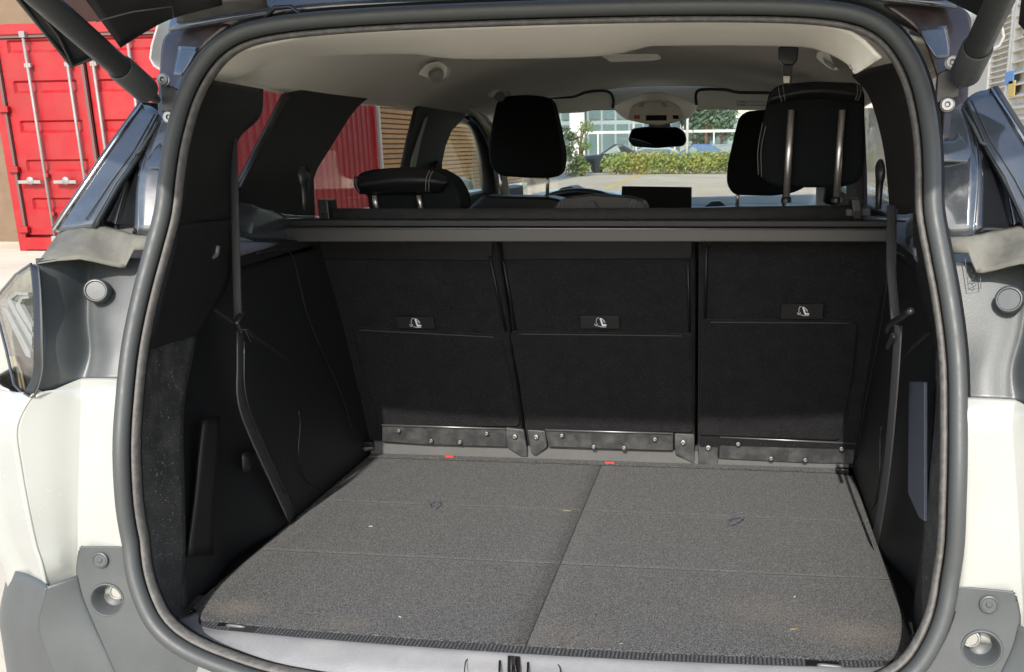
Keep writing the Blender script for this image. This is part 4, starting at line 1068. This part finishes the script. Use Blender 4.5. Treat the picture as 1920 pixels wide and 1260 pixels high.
# rear tie-downs
for (c0, sx, lab) in (((686, 838), 1, 'left rear lashing ring'), ((1580, 889), -1, 'right rear lashing ring')):
    c = W(*c0, Y=2.16)
    b_ = box('lashing_base', c + Vector((0, .01, .002)), (.032, .02, .022), TRIMG, car, bevel=.004)
    tube('lashing_ring', [c + Vector((-.014 * sx, 0, -.004)), c + Vector((.0, -.012, 0)), c + Vector((.018 * sx, -.006, .001)), c + Vector((.02 * sx, 0, -.005)), c + Vector((0, .0, -.008))], .0024, mat('zinc_steel', (.14, .14, .135), .5, metal=.4), car, seg=8, closed=True, smoothn=0, label=lab)

# ---- rear seats
def plane(y0, k, off=0): return lambda x, z: y0 - k * (z - .70) - off
def isofix(cx_, cy_, f, parent):
    """white child seat pictogram with an anchor hook"""
    def pt(a, b): return on(cx_ + a, cy_ + b, f)
    def ln(pts, r_): tube('pictogram', [pt(a, b) for a, b in pts], r_, WHITEP, parent, seg=5)
    slab('pictogram', [pt(-2, -8), pt(1, -9), pt(5, 3), pt(11, 3), pt(11, 6), pt(3, 6.5)], (0, -.0006, 0), WHITEP, parent, bevel=0)
    ln([(1.5, -8), (4, -6), (6, -1)], .0007); ln([(5, -5), (8, -2), (8, 1)], .0007)
    ln([(-3, -9), (-6, -9), (-8, -5), (-8, 5)], .0006); ln([(-11, 2), (-10, 5), (-8, 6), (-6, 5), (-5, 2)], .0006)
    ln([(-5, 6), (2, 8), (11, 8)], .0006)
def seat(name_lab, f, back, leather, flap, tag, icon, plate, ears, rivets, bolts, base, s_flap_r=None, earbolts=None, base_mat=None):
    root = pslab('rear_seat_back', back, f, .10, SEATC, car, rnd=10, bevel=.008, label=name_lab, seg=3)
    g1 = lambda x, z: f(x, z) - .003
    if leather: pslab('leather_top', leather, g1, .03, LEATH, root, rnd=8, bevel=.003)
    if flap:
        pslab('carpet_flap', flap, lambda x, z: f(x, z) - .0075, .012, SEATC, root, rnd=10, bevel=.0035, seg=3)
        t = flap[0], flap[1]
        tube('flap_stitching', [on(lerp(t[0][0], t[1][0], k / 20), lerp(t[0][1], t[1][1], k / 20) + 4, lambda x, z: f(x, z) - .0085) for k in range(1, 20)], .0012, mat('dull_stitch', (.05, .05, .05), .9), root, seg=5)
    pslab('anchor_tag', tag, lambda x, z: f(x, z) - .010, .005, mat('tag_black', (.010, .010, .011), .5), root, bevel=.0008)
    isofix(*icon, lambda x, z: f(x, z) - .0107, root)
    if plate:
        pl = pslab('hinge_plate', plate, lambda x, z: 2.172 - .10 * (z - .7), .006, METALB, root, bevel=.002)
        e = plate[0], plate[1]
        tube('plate_lip', [W(e[0][0], e[0][1], Y=2.16), W(e[1][0], e[1][1], Y=2.16)], .0022, mat('worn_edge_metal', (.22, .22, .22), .35, metal=.7), root, seg=6)
        pr = None
        for (a, b) in rivets:
            c = W(a, b, Y=2.158)
            lathe('rivet', [(.0058, -.003), (.0058, 0), (.0045, .002), (.002, .0022), (.0015, .001), (0, .001)], c, (0, -1, .1), BOLT, root, seg=14)
    for poly in ears:
        pslab('hinge_bracket', poly, 2.168, .012, METALB, root, rnd=4, bevel=.002)
    for (a, b) in bolts:
        c = W(a, b, Y=2.165)
        lathe('hinge_bolt', [(.0075, -.003), (.0075, 0), (.006, .003), (.003, .0035), (.0025, .002), (0, .002)], c, (0, -1, .1), BOLT, root, seg=16)
    return root
fL = plane(2.205, .29); fM = plane(2.20, .29); fR = plane(2.185, .33)
seat('left rear seat back in black carpet', fL,
     [(575, 440), (932, 440), (985, 862), (672, 862)],
     [(578, 436), (925, 436), (922, 490), (590, 486)],
     [(660, 614), (940, 629), (975, 800), (712, 800)],
     [(742, 595), (812, 595), (816, 616), (745, 616)], (779, 606),
     [(716, 797), (948, 804), (950, 838), (800, 834), (716, 828)], [[(947, 802), (982, 806), (990, 858), (975, 856), (950, 838)]],
     [(747, 808), (808, 827), (862, 829), (912, 813)], [(965, 819)], None)
seat('middle rear seat back in black carpet', fM,
     [(936, 440), (1304, 440), (1302, 868), (992, 862)],
     [(938, 436), (1300, 436), (1298, 486), (945, 488)],
     [(955, 622), (1296, 626), (1300, 812), (990, 806)],
     [(1088, 593), (1160, 593), (1162, 616), (1089, 616)], (1126, 605),
     [(1022, 806), (1262, 813), (1262, 845), (1140, 842), (1028, 838)], [[(988, 806), (1022, 808), (1026, 838), (1004, 856), (996, 850)], [(1265, 813), (1302, 815), (1302, 872), (1288, 862), (1266, 852)]],
     [(1053, 817), (1113, 838), (1170, 840), (1228, 824)], [(1005, 820), (1281, 830)], None)
seat('right rear seat back in black carpet', fR,
     [(1310, 440), (1680, 440), (1640, 880), (1308, 876)], None,
     [(1318, 600), (1608, 602), (1600, 700), (1575, 826), (1310, 816)],
     [(1466, 571), (1544, 571), (1543, 598), (1464, 598)], (1506, 584),
     [(1350, 819), (1605, 832), (1600, 870), (1500, 868), (1348, 860)], [[(1309, 819), (1347, 819), (1346, 876), (1309, 872)]],
     [(1384, 833), (1446, 860), (1510, 863), (1578, 842)], [(1328, 840)], None)
# piping lines beside the gaps
for (a, b, f) in (((918, 480), (948, 620), fL), ((944, 490), (966, 618), fM), ((1290, 490), (1293, 622), fM), ((1325, 462), (1322, 596), fR)):
    tube('seat_piping', [on(*a, lambda x, z: f(x, z) - .004), on(*b, lambda x, z: f(x, z) - .004)], .003, LEATH, car, seg=6)
# grey carpeted base strip between floor and seats
slab('seat_base_carpet', [(-.575, 2.165, .700), (.572, 2.165, .700), (.572, 2.185, .735), (-.575, 2.185, .735)], (0, .05, 0), mat('smooth_grey_felt', (.085, .085, .083), .95, var=.1, vscale=20), car, bevel=.003)
slab('rear_floor_edge', [(-.572, 2.150, .7035), (.54, 2.150, .7035), (.54, 2.176, .706), (-.572, 2.176, .706)], (0, 0, .004), CARPET, car, bevel=.002)
for (px_, py_) in ((843, 856), (1143, 868)):
    c = W(px_, py_, Y=2.158)
    box('release_tag', c, (.022, .006, .005), RED, car, bevel=.001)
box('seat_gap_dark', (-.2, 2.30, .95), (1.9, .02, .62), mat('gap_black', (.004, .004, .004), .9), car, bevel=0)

# ---- headrests
def headrest(name_lab, outline, Y, depth, m, posts, post_r=.0058, parent=car, rnd=22, bev=.02, post_y=None, band=None):
    r_ = pslab('headrest', outline, Y, depth, m, parent, rnd=rnd, bevel=bev, label=name_lab, seg=4)
    for (a, b) in posts:
        py_ = post_y if post_y is not None else Y + depth * .5
        tube('headrest_post', [W(*a, Y=py_), W(*b, Y=py_)], post_r, POST, r_, seg=14)
    return r_
def stitch(parent, pts, Y, r_=.0009):
    tube('stitching', [W(x, y, Y=Y) for x, y in pts], r_, STITCH, parent, seg=5, smoothn=3)
# rear left, pushed down
h = headrest('low left rear headrest', [(663, 345), (672, 324), (700, 317), (760, 314), (815, 318), (845, 335), (862, 365), (866, 395), (690, 395), (688, 365), (670, 360)], 2.12, .09, FABRIC, [], bev=.012, rnd=10)
patch('leather_roll', [[W(664, 332, Y=2.115), W(740, 316, Y=2.105), W(800, 316, Y=2.105), W(842, 334, Y=2.115)], [W(664, 348, Y=2.09), W(740, 338, Y=2.08), W(800, 338, Y=2.08), W(838, 345, Y=2.10)], [W(674, 364, Y=2.11), W(740, 364, Y=2.10), W(796, 361, Y=2.10), W(826, 362, Y=2.115)]], LEATH, h, n=6, thick=.006)
for (a, b) in (((702, 366), (707, 396)), ((785, 366), (790, 396))): tube('headrest_post', [W(*a, Y=2.11), W(*b, Y=2.11)], .0055, POST, h, seg=12)
stitch(h, [(668, 335), (667, 345), (674, 360)], 2.086); stitch(h, [(806, 320), (799, 335), (798, 360)], 2.074); stitch(h, [(812, 320), (805, 335), (804, 360)], 2.078)
# rear centre, pushed down
h = headrest('low middle rear headrest', [(1040, 384), (1055, 372), (1110, 366), (1180, 370), (1205, 378), (1214, 396), (1040, 396)], 2.14, .08, LEATH, [], bev=.008, rnd=8)
for pp in ([(1052, 374), (1047, 392)], [(1055, 373), (1052, 392)], [(1187, 372), (1180, 392)], [(1192, 373), (1186, 392)]): stitch(h, [pp[0], ((pp[0][0] + pp[1][0]) / 2, (pp[0][1] + pp[1][1]) / 2), pp[1]], 2.137, .0007)
slab('headrest_tab', [W(1094, 392, Y=2.135), W(1104, 377, Y=2.135), W(1114, 376, Y=2.135), (W(1124, 392, Y=2.135))], (0, -.004, 0), LEATH, h, bevel=.001)
# rear right, raised
h = headrest('tall raised right rear headrest', [(1444, 170), (1462, 158), (1530, 152), (1610, 155), (1622, 172), (1623, 300), (1616, 340), (1580, 352), (1500, 352), (1450, 350), (1424, 330), (1428, 240)], 2.10, .075, FABRIC, [], bev=.018, rnd=18)
patch('leather_roll', [[W(1448, 168, Y=2.10), W(1500, 156, Y=2.092), W(1560, 154, Y=2.092), W(1616, 160, Y=2.10)], [W(1442, 185, Y=2.085), W(1500, 172, Y=2.075), W(1560, 170, Y=2.075), W(1618, 178, Y=2.085)], [W(1440, 198, Y=2.097), W(1500, 186, Y=2.09), W(1560, 186, Y=2.09), W(1618, 194, Y=2.097)]], LEATH, h, n=6, thick=.006)
for pp in ([(1459, 160), (1462, 178), (1466, 192)], [(1468, 158), (1470, 176), (1472, 190)], [(1607, 158), (1608, 175), (1603, 188)], [(1613, 162), (1614, 175), (1608, 189)], [(1430, 230), (1421, 280), (1422, 328)], [(1436, 236), (1427, 280), (1428, 332)]): stitch(h, pp, 2.072 if pp[0][1] < 200 else 2.098)
for (a, b) in (((1484, 206), (1474, 376)), ((1579, 206), (1568, 376))):
    tube('headrest_post', [W(*a, Y=2.088), W(*b, Y=2.088)], .0070, POST, h, seg=16)
    lathe('post_guide', [(.011, 0), (.011, .008), (.008, .012), (.0, .012)], W(b[0], b[1] + 4, Y=2.088), (0, 0, 1), TRIMG, h, seg=14)
# front seats
h = headrest('driver headrest beyond the rear seats', [(930, 190), (945, 180), (985, 177), (1020, 180), (1033, 190), (1045, 240), (1055, 295), (1050, 325), (1035, 334), (990, 334), (935, 330), (917, 312), (914, 280), (920, 235)], 3.30, .11, FABRIC, [((937, 318), (942, 368)), ((1028, 318), (1026, 368))], post_r=.0062, bev=.03, rnd=14)
h2 = headrest('front passenger headrest beyond the rear seats', [(1385, 220), (1400, 208), (1440, 205), (1500, 206), (1525, 220), (1530, 340), (1490, 362), (1450, 368), (1375, 366), (1362, 345), (1364, 310), (1375, 260)], 3.28, .11, FABRIC, [((1384, 350), (1382, 392)), ((1470, 350), (1470, 392))], post_r=.0062, bev=.03, rnd=14)
for (pl, lab) in (([(858, 420), (880, 388), (905, 366), (925, 368), (1030, 370), (1090, 384), (1110, 420)], 'driver seat back top'), ([(1300, 420), (1335, 394), (1380, 388), (1520, 388), (1620, 395), (1640, 420)], 'front passenger seat back top')):
    pslab('front_seat_back', pl + [(pl[-1][0], 560), (pl[0][0], 560)], 3.22, .14, LEATH, car, rnd=8, bevel=.02, label=lab, seg=3)

# ---- windscreen, dash, mirror, console, visors
gw = [W(900, 195, Y=4.06), W(1640, 175, Y=4.06), W(1680, 400, Y=4.75), W(870, 410, Y=4.75)]
slab('windscreen', gw, (0, .004, .003), GLASSW, car, bevel=0)
dash = slab('dashboard', [(-.66, 4.0, .5), (.66, 4.0, .5), (.66, 4.0, 1.12), (.3, 4.0, 1.16), (-.66, 4.0, 1.16)], (0, .55, .0), TRIM, car, bevel=.03)
slab('reflection_band', [W(960, 383, Y=4.72), W(1000, 362, Y=4.72), W(1040, 355, Y=4.72), W(1110, 354, Y=4.72), W(1150, 362, Y=4.72), W(1180, 374, Y=4.72), W(1300, 369, Y=4.72), W(1620, 362, Y=4.72), W(1680, 375, Y=4.72), W(1680, 430, Y=4.72), W(960, 430, Y=4.72)], (0, 1.0, -.06), REFLB, car, bevel=.006, label='pale blue-grey band built for the reflection low in the windscreen')  # added band: reflection as blue colour, lengthened to bounce light
whl = [W(995, 374, Y=3.95), W(1010, 362, Y=3.95), W(1040, 356, Y=3.95), W(1085, 354, Y=3.95), W(1125, 357, Y=3.95), W(1155, 366, Y=3.95), W(1172, 378, Y=3.95), W(1172, 420, Y=3.95), W(1110, 450, Y=3.95), W(1050, 450, Y=3.95), W(1000, 415, Y=3.95)]
tube('steering_wheel', [W(1085 + 95 * math.cos(a), 412 - 53 * math.sin(a), Y=3.9) for a in [2 * math.pi * i / 28 for i in range(28)]], .014, TRIMG, car, seg=10, closed=True)
slab('instrument_hood', [W(1020, 400, Y=4.1), W(1042, 362, Y=4.1), W(1050, 352, Y=4.1), W(1070, 350, Y=4.1), W(1100, 364, Y=4.1), W(1120, 400, Y=4.1)], (0, .2, 0), TRIM, car, bevel=.012)
scr = slab('centre_screen', [W(1166, 349, Y=4.02), W(1297, 351, Y=4.02), W(1296, 400, Y=4.02), W(1163, 400, Y=4.02)], (0, .02, 0), SCREEN, car, bevel=.003)
slab('speaker_dome', [W(1320, 388, Y=4.3), W(1334, 378, Y=4.3), W(1350, 377, Y=4.3), W(1362, 386, Y=4.3)], (0, .1, 0), TRIM, car, bevel=.004)
slab('windscreen_header', [W(880, 165, Y=4.06), W(1660, 150, Y=4.06), W(1660, 203, Y=4.06), W(880, 208, Y=4.06)], (0, .03, 0), HEADL, car, bevel=.004)
# mirror
mr = pslab('rear_view_mirror', [(1177, 262), (1184, 241), (1210, 237), (1270, 238), (1283, 246), (1288, 262), (1282, 274), (1230, 278), (1186, 275)], lambda x, z: 4.08 - (z - 1.44) * .34 - x * .30, .03, mat('mirror_black', (.01, .01, .01), .2), car, rnd=6, bevel=.006)
pslab('mirror_glass', rounded([(1181, 260), (1187, 244), (1212, 240), (1268, 241), (1280, 248), (1283, 262), (1278, 272), (1230, 275), (1188, 272)], 6), lambda x, z: 4.076 - (z - 1.44) * .34 - x * .30, .002, MIRR, mr, bevel=0)
slab('mirror_stem', [W(1215, 240, Y=4.1), W(1218, 226, Y=4.1), (W(1254, 226, Y=4.1)), W(1258, 240, Y=4.1)], (0, .05, 0), TRIMG, mr, bevel=.004)
rows = [[P(1150, 200, 4.02), P(1190, 180, 3.85), P(1230, 174, 3.8), P(1270, 180, 3.85), P(1308, 198, 4.02)],
        [P(1158, 212, 4.02), P(1190, 200, 3.86), P(1230, 196, 3.82), P(1270, 200, 3.86), P(1302, 210, 4.02)],
        [P(1175, 224, 4.05), P(1200, 224, 3.92), P(1230, 226, 3.9), P(1260, 224, 3.92), P(1290, 222, 4.05)],
        [P(1200, 230, 4.08), P(1215, 233, 4.02), P(1230, 234, 4.0), P(1245, 233, 4.02), P(1262, 230, 4.08)]]
con = patch('overhead_console', rows, HEADL, car, n=5, thick=.01)
pn = pslab('console_panel', [(1176, 222), (1184, 198), (1200, 190), (1258, 190), (1272, 198), (1284, 220), (1262, 230), (1235, 235), (1200, 230)], 3.80, .04, CREAMP, con, rnd=5, bevel=.005)
pslab('console_display', [(1211, 216), (1250, 216), (1250, 226), (1211, 226)], 3.796, .01, SCREEN, pn, bevel=.001)
pslab('sos_button', [(1189, 216), (1200, 216), (1199, 223), (1188, 223)], 3.796, .01, mat('dark_red_button', (.35, .03, .02), .4), pn, bevel=.001)
pslab('console_button', [(1261, 216), (1272, 216), (1273, 223), (1262, 223)], 3.796, .01, SCREEN, pn, bevel=.001)
pslab('map_light', [(1196, 201), (1203, 193), (1210, 193), (1205, 201)], 3.796, .01, mat('lamp_lens_grey', (.3, .3, .28), .3), pn, bevel=.001)
pslab('map_light', [(1246, 193), (1238, 193), (1246, 201), (1254, 201)], 3.796, .01, mat('lamp_lens_grey', (.3, .3, .28), .3), pn, bevel=.001)
VIS = mat('grey_visor_vinyl', (.85, .87, .82), .7)
pslab('sun_visor', [(1000, 187), (1075, 184), (1095, 177), (1125, 174), (1141, 177), (1146, 200), (1138, 207), (1120, 204), (1090, 211), (1030, 213), (1000, 213)], 3.80, .018, VIS, car, rnd=6, bevel=.005, label='driver side sun visor')
v = pslab('sun_visor', [(1308, 178), (1315, 172), (1360, 171), (1385, 176), (1460, 177), (1460, 207), (1370, 206), (1355, 201), (1340, 203), (1316, 203), (1309, 196)], 3.80, .018, VIS, car, rnd=6, bevel=.005, label='passenger side sun visor')
pslab('warning_label', [(1380, 188), (1460, 190), (1460, 199), (1380, 199)], 3.796, .004, WHITEP, v, bevel=0)
for (a, b) in ((1382, 1404), (1407, 1436)):
    tube('label_print', [P(a, 190, 3.794), P(b, 190, 3.794), P(b, 197.5, 3.794), P(a, 197.5, 3.794)], .0007, mat('print_grey', (.1, .1, .1), .6), v, seg=4, closed=True)
tube('label_print', [P(1386, 194, 3.793), P(1393, 191, 3.793), P(1400, 194, 3.793), P(1393, 197, 3.793)], .0009, mat('print_grey', (.1, .1, .1), .6), v, seg=4, closed=True)
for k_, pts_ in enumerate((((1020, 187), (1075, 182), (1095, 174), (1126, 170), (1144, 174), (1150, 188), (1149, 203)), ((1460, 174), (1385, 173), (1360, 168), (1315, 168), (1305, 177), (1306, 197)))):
    tube('visor_shade_line', [P(a_, b_, 3.83) for a_, b_ in pts_], .0055, mat('visor_shade_dark', (.05, .05, .045), .8), car, seg=8, smoothn=3)  # dark tubes added as the shade line round the visors
# dome light with three lenses
dl = pslab('dome_light', [(1128, 106), (1136, 101), (1234, 101), (1240, 110), (1226, 114), (1146, 116)], 2.55, .02, CREAMP, car, rnd=3, bevel=.003)
for (a, b) in ((1138, 1158), (1166, 1198), (1206, 1226)):
    pslab('dome_lens', [(a, 108), (b, 107), (b + 2, 113), (a + 2, 114)], 2.546, .006, mat('clear_lens', (.7, .7, .68), .2), dl, bevel=.001)
# ceiling belt reel for the middle seat
br = slab('ceiling_belt_housing', [W(1460, 86, Y=2.0), W(1498, 86, Y=2.0), W(1496, 112, Y=2.0), W(1488, 122, Y=2.0), W(1470, 122, Y=2.0), W(1461, 112, Y=2.0)], (0, .04, 0), TRIMG, car, bevel=.004)
slab('belt_strap', [W(1469, 120, Y=2.01), W(1487, 120, Y=2.01), W(1484, 158, Y=2.01), W(1468, 158, Y=2.01)], (0, .006, 0), BELT, br, bevel=.001)
slab('belt_tongue', [W(1468, 142, Y=2.002), W(1482, 142, Y=2.002), W(1481, 156, Y=2.002), W(1469, 156, Y=2.002)], (0, .004, 0), BOLT, br, bevel=.001)
# outside mirrors
slab('door_mirror', [W(838, 342, X=-1.0), W(848, 332, X=-1.0), W(868, 340, X=-1.0), W(876, 360, X=-1.0), W(872, 385, X=-1.0), W(840, 388, X=-1.0)], (.06, 0, 0), TEAL, car, bevel=.012, label='teal tinted left door mirror')

# ================================================================== cargo cover
cov = empty('cargo_cover', (0, 1.97, 1.26), 'retracted black roller cargo cover on a grey rail across the back of the seats', 'cargo cover')
YR = 1.93
rail = slab('cover_rail', [W(508, 427, Y=YR), W(1680, 429, Y=YR), W(1680, 454, Y=YR), W(512, 454, Y=YR)], (0, .03, 0), ALU, cov, bevel=.003)
tube('rail_lip', [W(520, 428, Y=YR - .001), W(1680, 430, Y=YR - .001)], .0018, mat('worn_rail_edge', (.20, .20, .20), .35, metal=.6), rail, seg=6)
slab('rail_tray', [W(508, 412, Y=YR + .006), W(1680, 414, Y=YR + .006), W(1680, 427, Y=YR + .006), W(508, 425, Y=YR + .006)], (0, .06, 0), TRIM, cov, bevel=.003)
tube('cover_roll', [W(622, 407, Y=2.0), W(900, 408, Y=2.0), W(1300, 407, Y=2.0), W(1598, 402, Y=2.0)], .0185, COVER, cov, seg=22)
slab('end_cap', [W(503, 406, Y=YR - .002), W(512, 405, Y=YR - .002), W(514, 455, Y=YR - .002), W(509, 456, Y=YR - .002)], (0, .08, 0), TRIMG, cov, bevel=.002)
tube('side_arm', [W(506, 410, Y=YR + .01), W(590, 410, Y=1.98)], .0055, mat('bluish_arm', (.05, .065, .085), .2), cov, seg=8)
for (x0, x1, y0, y1) in ((594, 618, 374, 415), (1596, 1618, 372, 412)):
    cl = slab('end_clip', [W(x0, y0, Y=1.965), W(x1 - 4, y0 + 2, Y=1.965), W(x1, y1, Y=1.965), W(x0 + 4, y1, Y=1.965)], (0, .05, 0), TRIMG, cov, bevel=.003)
    for k in range(3):
        slab('clip_rib', [W(x0 + 6 + k * 5, y1 - 16, Y=1.960), W(x0 + 9 + k * 5, y1 - 16, Y=1.960), W(x0 + 9 + k * 5, y1 - 1, Y=1.960), W(x0 + 6 + k * 5, y1 - 1, Y=1.960)], (0, .006, 0), TRIM, cl, bevel=.0008)
slab('end_block', [W(1586, 392, Y=1.975), W(1633, 391, Y=1.975), W(1633, 405, Y=1.975), W(1586, 406, Y=1.975)], (0, .03, 0), mat('grey_block', (.03, .03, .032), .5), cov, bevel=.002)
tube('side_arm', [W(1615, 409, Y=1.98), W(1676, 411, Y=YR + .01)], .005, mat('bluish_arm', (.05, .065, .085), .2), cov, seg=8)
